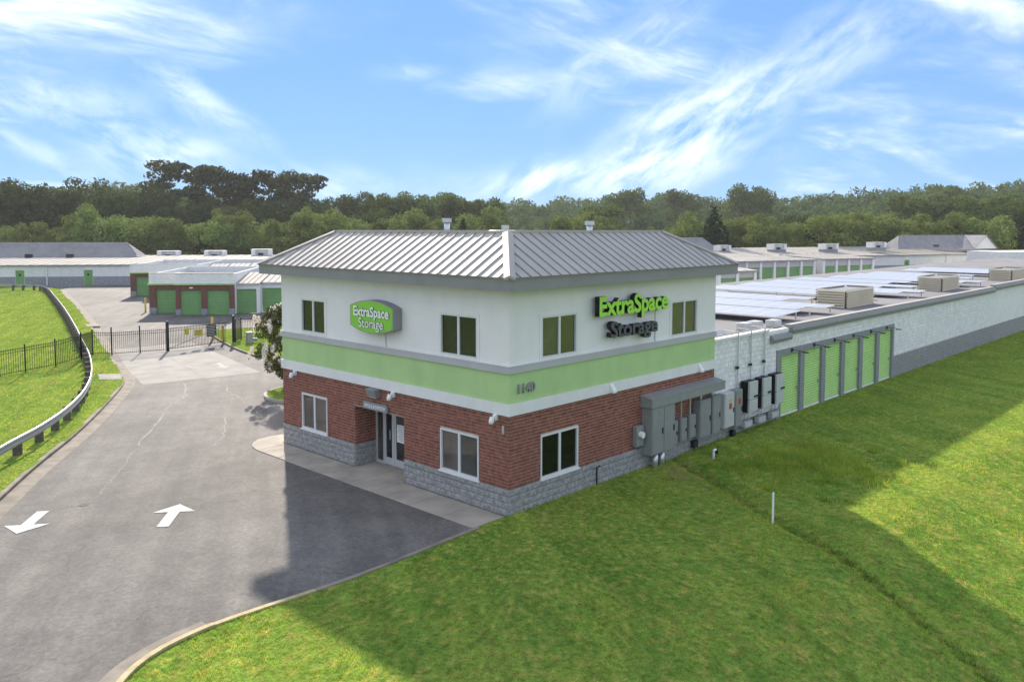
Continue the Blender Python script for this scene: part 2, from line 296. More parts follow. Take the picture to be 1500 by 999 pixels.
# ------------------------------------------------------------------ mesh helpers
class MB:
    def __init__(s): s.v = []; s.f = []
    def add(s, vs, fs):
        o = len(s.v); s.v += [tuple(p) for p in vs]; s.f += [tuple(i+o for i in f) for f in fs]; return s
    def box(s, x0, x1, y0, y1, z0, z1):
        return s.add([(x0,y0,z0),(x1,y0,z0),(x1,y1,z0),(x0,y1,z0),(x0,y0,z1),(x1,y0,z1),(x1,y1,z1),(x0,y1,z1)],
                     [(0,3,2,1),(4,5,6,7),(0,1,5,4),(1,2,6,5),(2,3,7,6),(3,0,4,7)])
    def bbox(s, x0, x1, y0, y1, z0, z1, b=.01):
        """box with chamfered vertical and top edges"""
        P = lambda e, z: [(x0+b-e,y0-e+b*0,z) if 0 else None]
        ring = lambda i, z: [(x0+b+i,y0+i,z),(x1-b-i,y0+i,z),(x1-i,y0+b+i,z),(x1-i,y1-b-i,z),(x1-b-i,y1-i,z),(x0+b+i,y1-i,z),(x0+i,y1-b-i,z),(x0+i,y0+b+i,z)]
        vs = ring(b, z0)+ring(0, z0+b)+ring(0, z1-b)+ring(b, z1)
        fs = [tuple(range(7,-1,-1)), tuple(range(24,32))]
        for k in range(3):
            for i in range(8): fs.append((k*8+i, k*8+(i+1)%8, (k+1)*8+(i+1)%8, (k+1)*8+i))
        return s.add(vs, fs)
    def poly(s, pts, z): return s.add([(p[0],p[1],z) for p in pts], [tuple(range(len(pts)))])
    def prism(s, pts, z0, z1):
        n = len(pts); return s.add([(p[0],p[1],z0) for p in pts]+[(p[0],p[1],z1) for p in pts],
            [tuple(range(n-1,-1,-1)), tuple(range(n,2*n))]+[(i,(i+1)%n,n+(i+1)%n,n+i) for i in range(n)])
    def tube(s, path, r, n=8, cap=True):
        path = [Vector(p) for p in path]; rr = r if isinstance(r, (list, tuple)) else [r]*len(path); o = len(s.v)
        for i, p in enumerate(path):
            d = (path[min(i+1,len(path)-1)]-path[max(i-1,0)]).normalized()
            a = d.cross(Vector((0,0,1)) if abs(d.z) < .9 else Vector((1,0,0))).normalized(); b = d.cross(a)
            for k in range(n):
                t = 2*math.pi*k/n; s.v.append(tuple(p+(a*math.cos(t)+b*math.sin(t))*rr[i]))
        for i in range(len(path)-1):
            for k in range(n):
                s.f.append((o+i*n+k, o+i*n+(k+1)%n, o+(i+1)*n+(k+1)%n, o+(i+1)*n+k))
        if cap: s.f.append(tuple(o+k for k in range(n-1,-1,-1))); s.f.append(tuple(o+(len(path)-1)*n+k for k in range(n)))
        return s
    def sweep(s, path, profile, closed=False):
        """sweep 2D profile (offset to the left of travel, height) along a path of (x,y[,z])"""
        o = len(s.v); n = len(profile); path = [Vector((p[0],p[1],p[2] if len(p) > 2 else 0)) for p in path]
        for i, p in enumerate(path):
            d = (path[min(i+1,len(path)-1)]-path[max(i-1,0)]); d.z = 0; d.normalize(); l = Vector((-d.y, d.x, 0))
            for (a, h) in profile: s.v.append(tuple(p+l*a+Vector((0,0,h))))
        m = n if closed else n-1
        for i in range(len(path)-1):
            for k in range(m): s.f.append((o+i*n+k, o+(i+1)*n+k, o+(i+1)*n+(k+1)%n, o+i*n+(k+1)%n))
        if closed:
            s.f.append(tuple(o+k for k in range(n))); s.f.append(tuple(o+(len(path)-1)*n+k for k in range(n-1,-1,-1)))
        return s
    def mesh(s, name):
        me = bpy.data.meshes.new(name); me.from_pydata(s.v, [], s.f); me.update(); return me
    def obj(s, name, mat, parent=None, smooth=False, kind=None):
        me = s.mesh(name); me.materials.append(MATS[mat] if isinstance(mat, str) else mat)
        if smooth: me.polygons.foreach_set('use_smooth', [True]*len(me.polygons))
        return link(name, me, parent, kind)
def link(name, me, parent=None, kind=None, loc=None):
    o = bpy.data.objects.new(name, me); C.objects.link(o); o.parent = parent
    if kind: o['kind'] = kind
    if loc: o.location = loc
    return o
ORD = 'first second third fourth fifth sixth seventh eighth ninth tenth eleventh twelfth thirteenth fourteenth fifteenth sixteenth seventeenth'.split()
def thing(name, label, cat, loc=(0,0,0), rz=0, group=None):
    o = bpy.data.objects.new(name, None); o.empty_display_size = .2; C.objects.link(o)
    o.location = loc; o.rotation_euler = (0,0,rz); tag(o, label, cat, group); return o
def tag(o, label, cat, group=None):
    o['label'] = label; o['category'] = cat
    if group: o['group'] = group
    return o
def copy_tree(o, parent=None):
    c = o.copy(); C.objects.link(c); c.parent = parent
    for ch in list(o.children): copy_tree(ch, c)
    return c
def holed(a0, a1, z0, z1, holes, place, depth):
    """wall sheet with openings; place(a, z, d) -> 3D; d = 0 front, depth = back"""
    xs = sorted({a0, a1, *[q for h in holes for q in h[:2] if a0 < q < a1]}); zs = sorted({z0, z1, *[q for h in holes for q in h[2:] if z0 < q < z1]})
    m = MB(); solid = {}
    for i in range(len(xs)-1):
        for j in range(len(zs)-1):
            cx, cz = (xs[i]+xs[i+1])/2, (zs[j]+zs[j+1])/2
            solid[i,j] = not any(h[0] < cx < h[1] and h[2] < cz < h[3] for h in holes)
    for (i, j), s in solid.items():
        if not s: continue
        x, X, z, Z = xs[i], xs[i+1], zs[j], zs[j+1]
        m.add([place(x,z,0),place(X,z,0),place(X,Z,0),place(x,Z,0)], [(0,1,2,3)])
        m.add([place(x,z,depth),place(X,z,depth),place(X,Z,depth),place(x,Z,depth)], [(3,2,1,0)])
        for di, dj, p, q in ((-1,0,(x,z),(x,Z)),(1,0,(X,Z),(X,z)),(0,-1,(X,z),(x,z)),(0,1,(x,Z),(X,Z))):
            if not solid.get((i+di,j+dj), False):
                m.add([place(*p,0),place(*q,0),place(*q,depth),place(*p,depth)], [(0,1,2,3)])
    return m
def ray(px, py):
    return fwd + rgt*((px-750)/F_PX) - upv*((py-CY_PX)/F_PX)
def at_depth(px, py, D):       # survey point: where a feature stands, D metres out along the view axis
    return CAM + ray(px, py)*D

ASPH = -0.03
# ================================================================== THE GROUND
mb = MB(); mb.poly([(-1500,-1500),(3000,-1500),(3000,3000),(-1500,3000)], -3.2); g = mb.obj('ground', 'lawn'); g['kind'] = 'structure'

def interp(pts, q):
    for (a, b), (c, d) in zip(pts, pts[1:]):
        if q <= c: return b+(d-b)*(q-a)/(c-a) if q >= a else pts[0][1]
    return pts[-1][1]
def smooth_pts(pts, n=6):
    out = []
    P = [Vector(p) for p in pts]
    for i in range(len(P)-1):
        p0, p1, p2, p3 = P[max(i-1,0)], P[i], P[i+1], P[min(i+2,len(P)-1)]
        for k in range(n):
            t = k/n
            out.append(.5*((2*p1)+(p2-p0)*t+(2*p0-5*p1+4*p2-p3)*t*t+(3*p1-p0-3*p2+p3)*t**3))
    out.append(P[-1]); return [tuple(p) for p in out]

# kerb lines (surveyed)
LAWN_KERB = smooth_pts([(-13.6,-9),(-13.0,-4.2),(-12.2,-1.9),(-11.5,-.92),(-10.66,-.36),(-9.6,-.10),(-8.4,-.08),(-6.5,-.20),(-4.9,-.20),(-2.9,-.08),(-1.34,0.0)])
VERGE_KERB = smooth_pts([(-16.5,1.5),(-13.0,7.4),(-9.9,12.6),(-7.9,15.8),(-5.15,19.9),(-2.2,24.8),(.65,30.0),(2.1,34.4),(4.4,42.2),(6.6,50.0),(10.3,62.6),(14.3,77.0),(19.0,95.0),(22.4,107.5)])
RAIL = smooth_pts([(-14.4,8.2),(-11.4,12.6),(-8.92,16.19),(-6.82,18.8),(-4.85,21.76),(-2.82,25.6),(-.85,30.37),(1.3,36.78),(3.5,44.36),(5.8,52.34),(10.0,67.4),(14.7,85.1),(19.4,104.0),(18.6,109.5),(15.0,115.5),(6,124)])
kerb_y = lambda x: interp([(p[0],p[1]) for p in LAWN_KERB], x)
kerb_x = lambda y: interp([(p[1],p[0]) for p in VERGE_KERB], y)
rail_x = lambda y: interp([(p[1],p[0]) for p in RAIL if p[1] < 104], y)
def vnoise(x, y):
    return math.sin(x*.9+1.3*math.sin(y*.7))*.5+math.sin(y*1.3+.8*math.sin(x*1.1))*.5
GROOVE = [(9.0,.6),(7.48,-2.29),(5.87,-4.65),(4.33,-7.46),(3.0,-9.9),(.9,-13.4),(-4,-21)]
def groove(x, y):
    best = 9
    for (a, b), (c, d) in zip(GROOVE, GROOVE[1:]):
        t = max(0, min(1, ((x-a)*(c-a)+(y-b)*(d-b))/((c-a)**2+(d-b)**2))); best = min(best, math.hypot(x-a-t*(c-a), y-b-t*(d-b)))
    return best
def lawn_z(x, y):
    edge = kerb_y(x) if x < 0 else 0
    dd = max(0, edge-y)
    z = .055-.03*min(1, dd)+.022*vnoise(x*.8, y*.8)*min(1, dd)
    s = max(0, -y-8.3); z -= .2*s if s < 9 else 1.8+.03*(s-9)
    z -= .05*max(0, (x-30)/20)*min(1, dd/6)
    gd = groove(x, y)
    if gd < .5: z -= .15*(1-gd/.5)**1.3
    wx, wy = (x-10.8)/2.6, (y+3.7)/2.2
    z += .10*math.exp(-wx*wx-wy*wy)
    return max(z, -3.1)
def verge_z(x, y):
    d = rail_x(y)-x
    if d <= .2: return .10+.012*vnoise(x, y)
    z = .10-.12*(d-.2) if d < 12 else -1.32-.02*(d-12)
    return max(z, -1.9)+.05*vnoise(x*.5, y*.5)
# front lawn
def grid_mesh(rows, name, mat):
    v = [p for r in rows for p in r]; n = len(rows[0]); f = [(i*n+j, i*n+j+1, (i+1)*n+j+1, (i+1)*n+j) for i in range(len(rows)-1) for j in range(n-1)]
    me = bpy.data.meshes.new(name); me.from_pydata(v, [], f); me.update(); me.materials.append(MATS[mat]); me.polygons.foreach_set('use_smooth', [True]*len(me.polygons))
    # faces point up
    if me.polygons and me.polygons[len(me.polygons)//2].normal.z < 0: me.flip_normals()
    o = link(name, me); o['kind'] = 'structure'; return o
xs = list(np.concatenate([np.arange(-13.5, 32, .32), np.arange(32, 70, 1.0), np.arange(70, 200, 6)]))
ts = list(np.concatenate([[0, .12], np.arange(.4, 18, .32), np.arange(18, 40, 2.0), np.arange(40, 140, 12)]))
rows = []
for x in xs:
    e = (kerb_y(x)+.02) if x < -1.34 else (0.02 if x < 0 else .25)
    rows.append([(x, e-t, lawn_z(x, e-t)) for t in ts])
grid_mesh(rows, 'lawn', 'lawn')
ys = list(np.concatenate([np.arange(1.6, 60, .6), np.arange(60, 126, 1.5)]))
ts2 = [0, .3, .6]+list(np.arange(1, 16, .5))+list(np.arange(16, 90, 5))
grid_mesh([[(kerb_x(y)-t, y, verge_z(kerb_x(y)-t, y)) for t in ts2] for y in ys], 'grass_verge', 'lawn')
# asphalt drive
ap = [(-40,-40),(-13.7,-9.2)]+[(p[0],p[1]) for p in LAWN_KERB]+[(.3,.3),(150,.3),(150,130),(60,150),(22.6,108.5)]+[(p[0],p[1]) for p in reversed(VERGE_KERB)]+[(-40,-20)]
from mathutils.geometry import tessellate_polygon
mb = MB(); mb.add([(p[0],p[1],ASPH) for p in ap], [(a,c,b) for a, b, c in tessellate_polygon([[Vector((p[0],p[1],0)) for p in ap]])]); road = mb.obj('driveway_road', 'asphalt'); road['kind'] = 'structure'
# kerbs: upright + gutter pan
def kerb(name, path, side, mat='kerb_concrete', pan=.45, h=.13):
    s = side
    m = MB(); m.sweep(path, [(0,ASPH-.1),(0,ASPH+h-.02),(s*.02,ASPH+h),(s*.15,ASPH+h),(s*.15,ASPH-.1)])
    o = m.obj(name, mat); o['kind'] = 'structure'
    if pan:
        m = MB(); m.sweep(path, [(-s*.003,ASPH+.012),(-s*pan,ASPH+.005),(-s*pan,ASPH-.02)]); g_ = m.obj('gutter', 'kerb_concrete'); g_['kind'] = 'structure'
        m = MB(); m2 = g_
    return o
verge_line = [(p[0]+.05,p[1]) for p in VERGE_KERB]
kerb('kerb_verge', verge_line, 1, pan=.55)
i8 = [i for i, p in enumerate(LAWN_KERB) if p[0] > -9.3][0]; i6 = [i for i, p in enumerate(LAWN_KERB) if p[0] > -6.9][0]
kerb('kerb_lawn_gutter', LAWN_KERB[:i8+1], -1, 'kerb_yellow', pan=.42)
kerb('kerb_lawn_yellow', LAWN_KERB[i8:i6+1], -1, 'kerb_yellow', pan=0, h=.115)
kerb('kerb_lawn_plain', LAWN_KERB[i6:], -1, 'kerb_concrete', pan=0, h=.115)
# kerb joints
mb = MB()
# walk along the entrance side: slabs
walk = bpy.data.objects.new('walkway', None); C.objects.link(walk); walk['kind'] = 'structure'
yy = [-.02, 1.5, 3.0, 4.86, 6.2, 7.6, 9.1, 10.6, 12.1]
for a, b in zip(yy, yy[1:]):
    MB().bbox(-1.33, -.05, a+.008, b-.008, -.12, .0+rnd.uniform(-.003,.003), .012).obj('slab', 'concrete', walk)
MB().bbox(-.04, 1.2, 4.9, 6.22, -.12, .0, .01).obj('slab', 'concrete', walk); MB().bbox(-.04, 1.2, 6.24, 7.58, -.12, .001, .01).obj('slab', 'concrete', walk)
end = [(-.05,12.11),(-.05,12.45),(.9,12.5)]+[(.9,13.55),(.1,13.68),(-.45,13.6),(-.85,13.3),(-1.18,12.8),(-1.33,12.11)]
MB().prism(end, -.12, 0).obj('slab', 'concrete', walk)
# concrete apron at the gate, cut in slabs
apron = bpy.data.objects.new('concrete_apron', None); C.objects.link(apron); apron['kind'] = 'structure'
A, B_, Cc, D_ = Vector((1.24,28.88)), Vector((7.71,27.72)), Vector((10.9,43.5)), Vector((4.9,43.8))
lp = lambda a, b, t: a+(b-a)*t
for i in range(2):
    for j in range(3):
        q = [lp(lp(A,B_,(i+di)/2), lp(D_,Cc,(i+di)/2), (j+dj)/3) for di, dj in ((0,0),(1,0),(1,1),(0,1))]
        ctr = sum(q, Vector((0,0)))/4; q = [ctr+(p-ctr)*.9965 for p in q]
        MB().prism([tuple(p) for p in q], ASPH-.05, ASPH+.006).obj('slab', 'concrete_grey', apron)
# grass islands by the gate and beside the building
def island(name, outline, z=.08):
    m = MB(); m.poly(outline, z); o = m.obj(name, 'lawn'); o['kind'] = 'structure'
    m = MB(); m.sweep(outline+[outline[0]], [(0,ASPH-.05),(0,z+.012),(-.14,z+.012),(-.14,ASPH-.05)]); k = m.obj('kerb_'+name, 'kerb_concrete'); k['kind'] = 'structure'
isl1 = smooth_pts([(14.8,48.6),(13.4,45.2),(11.4,38.2),(10.5,33.4),(10.7,32.2),(11.6,31.6),(14,31.2),(22,30)], 5)+[(40,26),(40,36),(24,47)]
island('gate_island', isl1[::-1])
isl2 = smooth_pts([(12,22.6),(8,22.6),(5.6,22.2),(4.6,21.6),(4.05,20.6),(4.0,19.6),(4.5,18.9),(6,18.4),(12,18.2)], 5)
m = MB(); m.poly(isl2, .08); o = m.obj('shrub_island', 'lawn'); o['kind'] = 'structure'
m = MB(); m.sweep(isl2, [(0,ASPH-.05),(0,.095),(-.16,.095),(-.16,ASPH-.05)]); o = m.obj('kerb_shrub_island', 'concrete'); o['kind'] = 'structure'
# painted arrows
def worn(name):
    nt = MATS[name].node_tree; N = nt.nodes.new; L = nt.links.new; p = nt.nodes['Principled BSDF']; src = p.inputs['Base Color'].links[0].from_socket
    g = N('ShaderNodeNewGeometry'); n = N('ShaderNodeTexNoise'); n.inputs['Scale'].default_value = 7; n.inputs['Detail'].default_value = 9; n.inputs['Roughness'].default_value = .8; L(g.outputs['Position'], n.inputs['Vector'])
    mr = N('ShaderNodeMapRange'); mr.inputs['From Min'].default_value = .56; mr.inputs['From Max'].default_value = .66; mr.inputs['To Max'].default_value = .75; L(n.outputs['Fac'], mr.inputs['Value'])
    mx = N('ShaderNodeMixRGB'); mx.inputs['Color2'].default_value = (.20, .19, .18, 1); L(src, mx.inputs['Color1']); L(mr.outputs[0], mx.inputs['Fac']); L(mx.outputs[0], p.inputs['Base Color']); p.inputs['Specular IOR Level'].default_value = .05
worn('paint_white'); worn('paint_faded')
def arrow(tip, tail, hw, hl, sw, name, label, mat='paint_white'):
    t, s = Vector(tip), Vector(tail); d = (t-s).normalized(); n = Vector((-d.y, d.x)); b = t-d*hl
    pts = [t, b+n*hw, b+n*sw, s+n*sw, s-n*sw, b-n*sw, b-n*hw]
    # ragged paint edge
    m = MB(); m.add([(p.x,p.y,ASPH+.012) for p in pts], [(0,1,2),(0,2,5),(0,5,6),(2,3,4,5)]); o = m.obj(name, mat); tag(o, label, 'road marking'); return o
arrow((-6.15,8.2),(-7.37,6.65),.62,.72,.17,'painted_arrow','white painted arrow pointing up the drive toward the gate')
arrow((-10.42,9.05),(-9.28,10.55),.62,.72,.17,'painted_arrow','white painted arrow pointing out of the drive, beside the manhole')
arrow((6.95,30.6),(7.6,32.9),.45,.8,.14,'painted_arrow','faded white arrow on the concrete apron before the gate','paint_faded')
# sealed cracks in the asphalt
def crack(pts, w, label):
    pts = smooth_pts(pts, 7); r = random.Random(len(label)); l, rr = [], []
    for i, p in enumerate(pts):
        d = Vector(pts[min(i+1,len(pts)-1)])-Vector(pts[max(i-1,0)]); d.normalize(); n = Vector((-d.y,d.x)); j = Vector((r.uniform(-.07,.07), r.uniform(-.07,.07)))
        ww = w*r.uniform(.3,1.2); l.append(Vector(p)+j+n*ww); rr.append(Vector(p)+j-n*ww)
    m = MB(); n = len(l); m.add([(p.x,p.y,ASPH+.004) for p in l+rr], [(i,i+1,n+i+1,n+i) for i in range(n-1)])
    o = m.obj('sealed_crack', 'crack_filler'); tag(o, label, 'road marking')
crack([(3.0,27.8),(1.6,24.5),(-.2,22.3),(-2.2,19.2),(-4.2,16.2)], .05, 'long pale sealed crack down the middle of the drive')
crack([(-4.6,15.5),(-6.2,13.0),(-7.4,11.2),(-8.1,10.4),(-9.1,10.5)], .018, 'thin pale crack running to the round manhole cover')
crack([(4.3,25.4),(3.5,23.5),(3.2,21.8),(2.6,20.4)], .05, 'short pale sealed crack near the shrub island')
crack([(.6,18.3),(-.9,15.6),(-2.2,14.0)], .03, 'broken pale crack beside the walkway end')
m = MB(); m.tube([(-8.23,10.3,ASPH-.02),(-8.23,10.3,ASPH+.008)], .16, 20); o = m.obj('manhole_cover', material('cast_iron', (.17, .16, .15), .95, var=.2, vscale=20, spec=.05)); tag(o, 'small round metal cover set in the drive asphalt', 'manhole')
# storm drain slab in the verge
m = MB(); m.prism([(.52,33.3),(1.42,32.5),(.85,30.6),(-.1,31.4)], -.1, .125); o = m.obj('drain_slab', 'concrete_grey'); tag(o, 'flat concrete drain slab in the grass verge behind the kerb', 'drain cover')
m = MB(); m.prism([(9.2,60.3),(10.1,59.8),(9.6,57.9),(8.7,58.4)], -.1, .125); o = m.obj('drain_slab', 'concrete_grey'); tag(o, 'far concrete drain slab on the verge beyond the fence', 'drain cover')

# ================================================================== OFFICE BUILDING
LX, LY = 11.63, 12.38
Hb, Hw, Hwt, Hg, Hgt, Hs, Hf, Ht = .80, 3.0, 3.34, 4.244, 4.455, 6.72, 6.706, 7.08
office = thing('office_building', 'two-storey office building of brick, green band and white stucco with a grey metal hip roof', 'building')
fr = lambda a, z, d: (a, d, z)          # right facade, plane y=0
fl = lambda a, z, d: (d, a, z)          # entrance facade, plane x=0
WIN_L = [(9.38,10.98,4.55,5.82),(1.32,3.02,4.53,5.83)]; WIN_LL = [(9.34,11.04,.83,2.19),(1.28,3.04,.83,2.17)]; ENT = (4.86,7.6,-.2,2.19)
WIN_R = [(1.4,3.1,4.53,5.82),(8.5,10.28,4.53,5.82)]; WIN_RR = [(1.38,3.19,.83,2.18)]
BK = .10   # wall thickness of the facing
for nm, mat, z0, z1, off in (('upper_wall','stucco',Hgt,Hs,0),('green_wall','stucco_green',Hwt,Hg,0)):
    holed(0, LY, z0, z1, WIN_L if nm == 'upper_wall' else [], lambda a, z, d: fl(a, z, d+off), BK).obj(nm, mat, office)
    holed(BK, LX, z0, z1, WIN_R if nm == 'upper_wall' else [], lambda a, z, d: fr(a, z, d+off), BK).obj(nm, mat, office)
def band(name, mat, z0, z1, out):
    m = MB(); m.prism([(-out,-out),(LX+.02,-out),(LX+.02,BK),(BK,BK),(BK,LY+.02),(-out,LY+.02)], z0, z1); return m.obj(name, mat, office)
band('white_band', 'white_trim', Hw, Hwt, .07); band('grey_band', 'grey_trim', Hg, Hgt, .06)
m = MB(); m.prism([(-.075,-.075),(LX+.02,-.075),(LX+.02,BK),(BK,BK),(BK,LY+.02),(-.075,LY+.02)], Hgt+.001, Hgt+.02); m.obj('band_flashing', 'white_trim', office)
# mortar backing of the brick storey + bricks
REC = .95   # entrance recess depth
holed(.013, LY, Hb, Hw, WIN_LL+[ENT], lambda a, z, d: fl(a, z, d+.013), BK).obj('mortar_bed', 'mortar', office)
holed(.013+BK, LX, Hb, Hw, WIN_RR, lambda a, z, d: fr(a, z, d+.013), BK).obj('mortar_bed', 'mortar', office)
def bricks(a0, a1, z0, z1, holes, place, seed, phase=0):
    r = random.Random(seed); m = MB(); bl, bh, j = .2032, .1016, .0145; k = 0; z = z0
    while z < z1-.02:
        zt = min(z+bh-j, z1); a = a0-(bl/2 if (k+phase) % 2 else 0)
        while a < a1:
            segs = [(max(a, a0), min(a+bl-j, a1))]
            for h in holes:
                if h[2]-.03 < (z+zt)/2 < h[3]+.03:
                    new = []
                    for s, e in segs:
                        if e <= h[0] or s >= h[1]: new.append((s, e))
                        else:
                            if s < h[0]: new.append((s, h[0]))
                            if e > h[1]: new.append((h[1], e))
                    segs = new
            for s, e in segs:
                if e-s > .02:
                    o = r.uniform(-.0025, .0025); c = .003
                    q = [(s,z),(e,z),(e,zt),(s,zt)]; q2 = [(s+c,z+c),(e-c,z+c),(e-c,zt-c),(s+c,zt-c)]
                    m.add([place(*p,.016) for p in q]+[place(*p,o+.003) for p in q]+[place(*p,o) for p in q2],
                          [(8,9,10,11)]+[(4+i,4+(i+1)%4,8+(i+1)%4,8+i) for i in range(4)]+[(i,(i+1)%4,4+(i+1)%4,4+i) for i in range(4)])
            a += bl
        z += bh; k += 1
    return m
bricks(0, LY, Hb+.005, Hw, WIN_LL+[ENT], fl, 1).obj('brickwork', 'brick', office, kind='stuff')
bricks(0, LX, Hb+.005, Hw, WIN_RR, fr, 2, 1).obj('brickwork', 'brick', office, kind='stuff')
# recess jambs (the one at y=7.6 is in view)
jl = lambda a, z, d: (a, 7.6-d*-1, z)
bricks(0, REC, Hb+.005, 2.19, [], lambda a, z, d: (a, 7.592+d, z), 3).obj('brickwork', 'brick', office, kind='stuff')
m = MB(); m.box(.03, REC, 7.612, 7.72, Hb, 2.25); m.obj('mortar_bed', 'mortar', office)
m = MB(); m.box(.03, REC, 4.74, 4.858, Hb, 2.25); m.obj('mortar_bed', 'mortar', office)
m = MB(); m.box(BK+.014, REC, 4.858, 7.61, 2.19, 2.28); m.obj('recess_soffit', 'soffit', office)
# soldier-course lintel strip over the entrance
m = MB(); m.box(-.012, .02, 4.80, 7.66, 2.192, 2.205); m.obj('lintel', 'steel_grey', office)
# split-face block base, block by block
def block_mesh(seed, l, h, rough):
    r = random.Random(seed); nx, nz = 7, 4; v = []; f = []
    for j in range(nz+1):
        for i in range(nx+1):
            edge = i in (0, nx) or j in (0, nz)
            d = -.004 if edge else -.012-r.uniform(0, rough)
            v.append((l*i/nx, d, h*j/nz))
    for j in range(nz):
        for i in range(nx): f.append((j*(nx+1)+i, j*(nx+1)+i+1, (j+1)*(nx+1)+i+1, (j+1)*(nx+1)+i))
    o = len(v); v += [(0,.1,0),(l,.1,0),(l,.1,h),(0,.1,h)]; a, b, c, d = 0, nx, (nz+1)*(nx+1)-1, nz*(nx+1)
    f += [(o+1,o,o+3,o+2)]
    f += [tuple([o, o+1]+list(range(nx, -1, -1))), tuple([o+2, o+3]+list(range(d, c+1))), tuple([o+3, o]+[k*(nx+1) for k in range(nz+1)]), tuple([o+1, o+2]+[k*(nx+1)+nx for k in range(nz, -1, -1)])]
    me = bpy.data.meshes.new('block'); me.from_pydata(v, [], f); me.update(); me.materials.append(MATS['split_block']); return me
BV = [block_mesh(s, .39, .194, .015) for s in range(6)]; BC = [block_mesh(20+s, .39, .172, .012) for s in range(4)]
def block_row(a0, a1, course, place_obj, seed):
    r = random.Random(seed); z = [0, .2, .4, .615][course]; a = a0-(.2 if course % 2 else 0); out = .03 if course < 3 else .038
    while a < a1-.03:
        s, e = max(a, a0), min(a+.4, a1)
        if e-s > .06:
            o = link('block', r.choice(BC if course == 3 else BV), office); place_obj(o, s, e, z, out); o.scale = ((e-s-.008)/.39, 1, 1)
        a += .4
def pl_right(o, s, e, z, out): o.location = (s, -out+.012, z)
def pl_left(o, s, e, z, out): o.location = (-out+.012, e, z); o.rotation_euler = (0,0,-math.pi/2)
def pl_jamb(o, s, e, z, out): o.location = (s, 7.6-.014, z)
for c in range(4):
    block_row(-.02, LX, c, pl_right, 30+c)
    block_row(-.02, 4.86, c, pl_left, 40+c); block_row(7.6, LY, c, pl_left, 50+c)
    block_row(.0, REC, c, pl_jamb, 60+c)
m = MB(); m.box(.0, LX, .0, .16, -.3, Hb-.004); m.box(.0, .16, .161, 4.86, -.3, Hb-.004); m.box(.0, .16, 7.6, LY, -.3, Hb-.004); m.obj('block_core', 'block_grey', office)
m = MB(); m.box(.161, REC, 4.72, 4.86, -.3, Hb-.002); m.box(.161, REC, 7.625, 7.72, -.3, Hb-.002); m.obj('block_core', 'block_grey', office)
# remaining walls (back sides) and inner floor so that no light leaks
m = MB(); m.box(.12, LX-.001, LY-.12, LY-.001, 0, Hs); m.box(LX-.12, LX-.002, .12, LY-.13, 0, Hs); m.box(.2, LX-.2, .2, LY-.2, 3.1, 3.3); m.obj('rear_wall', 'stucco', office)
# windows
def window(rect, place, gmats, parent=office, blind=False, sill=True):
    a0, a1, z0, z1 = rect; fw_ = .06; mid = (a0+a1)/2
    w = MB(); p = lambda a, z, d: place(a, z, d)
    def bar(x, X, z, Z, d0, d1):
        vs = [p(x,z,d0),p(X,z,d0),p(X,Z,d0),p(x,Z,d0),p(x,z,d1),p(X,z,d1),p(X,Z,d1),p(x,Z,d1)]
        w.add(vs, [(0,1,2,3),(7,6,5,4),(0,4,5,1),(1,5,6,2),(2,6,7,3),(3,7,4,0)])
    d0, d1 = -.012, .09
    bar(a0,a1,z1-fw_,z1,d0,d1); bar(a0,a1,z0,z0+fw_,d0-.01,d1); bar(a0,a0+fw_,z0+fw_,z1-fw_,d0,d1); bar(a1-fw_,a1,z0+fw_,z1-fw_,d0,d1); bar(mid-.045,mid+.045,z0+fw_,z1-fw_,d0+.004,d1)
    win = w.obj('window', 'window_frame', parent)
    for k, (x, X) in enumerate(((a0+fw_, mid-.045), (mid+.045, a1-fw_))):
        q = MB(); dd = .035+.02*k
        q.add([p(x,z0+fw_,dd),p(X,z0+fw_,dd),p(X,z1-fw_,dd),p(x,z1-fw_,dd),p(x,z0+fw_,dd+.008),p(X,z0+fw_,dd+.008),p(X,z1-fw_,dd+.008),p(x,z1-fw_,dd+.008)], [(0,1,2,3),(7,6,5,4)])
        q.obj('pane', gmats[k % len(gmats)], win)
    return win
for r_, gm in zip(WIN_L, (('glass_dark','glass_dark'),('glass_dark','glass_dark'))): window(r_, fl, gm)
for r_, gm in zip(WIN_LL, (('glass_reflect_brown','glass_reflect_brown'),('glass_reflect_olive','glass_reflect_brown'))): window(r_, fl, gm)
for r_ in WIN_R: window(r_, fr, ('glass_reflect_olive','glass_reflect_olive'))
for r_ in WIN_RR: window(r_, fr, ('glass_black','glass_black'))
# raised stucco surrounds of the upper windows
for rs, pl in ((WIN_L, fl), (WIN_R, fr)):
    for (a0, a1, z0, z1) in rs:
        holed(a0-.09, a1+.09, z0-.05, z1+.09, [(a0,a1,z0,z1)], lambda a, z, d: pl(a, z, d-.018), .03).obj('window_surround', 'stucco', office)
for (a0, a1, z0, z1) in WIN_LL: m = MB(); m.box(-.06,.05,a0-.04,a1+.04,z0-.055,z0-.004); m.obj('window_sill', 'white_trim', office)
for (a0, a1, z0, z1) in WIN_RR: m = MB(); m.box(a0-.04,a1+.04,-.06,.05,z0-.055,z0-.004); m.obj('window_sill', 'white_trim', office)
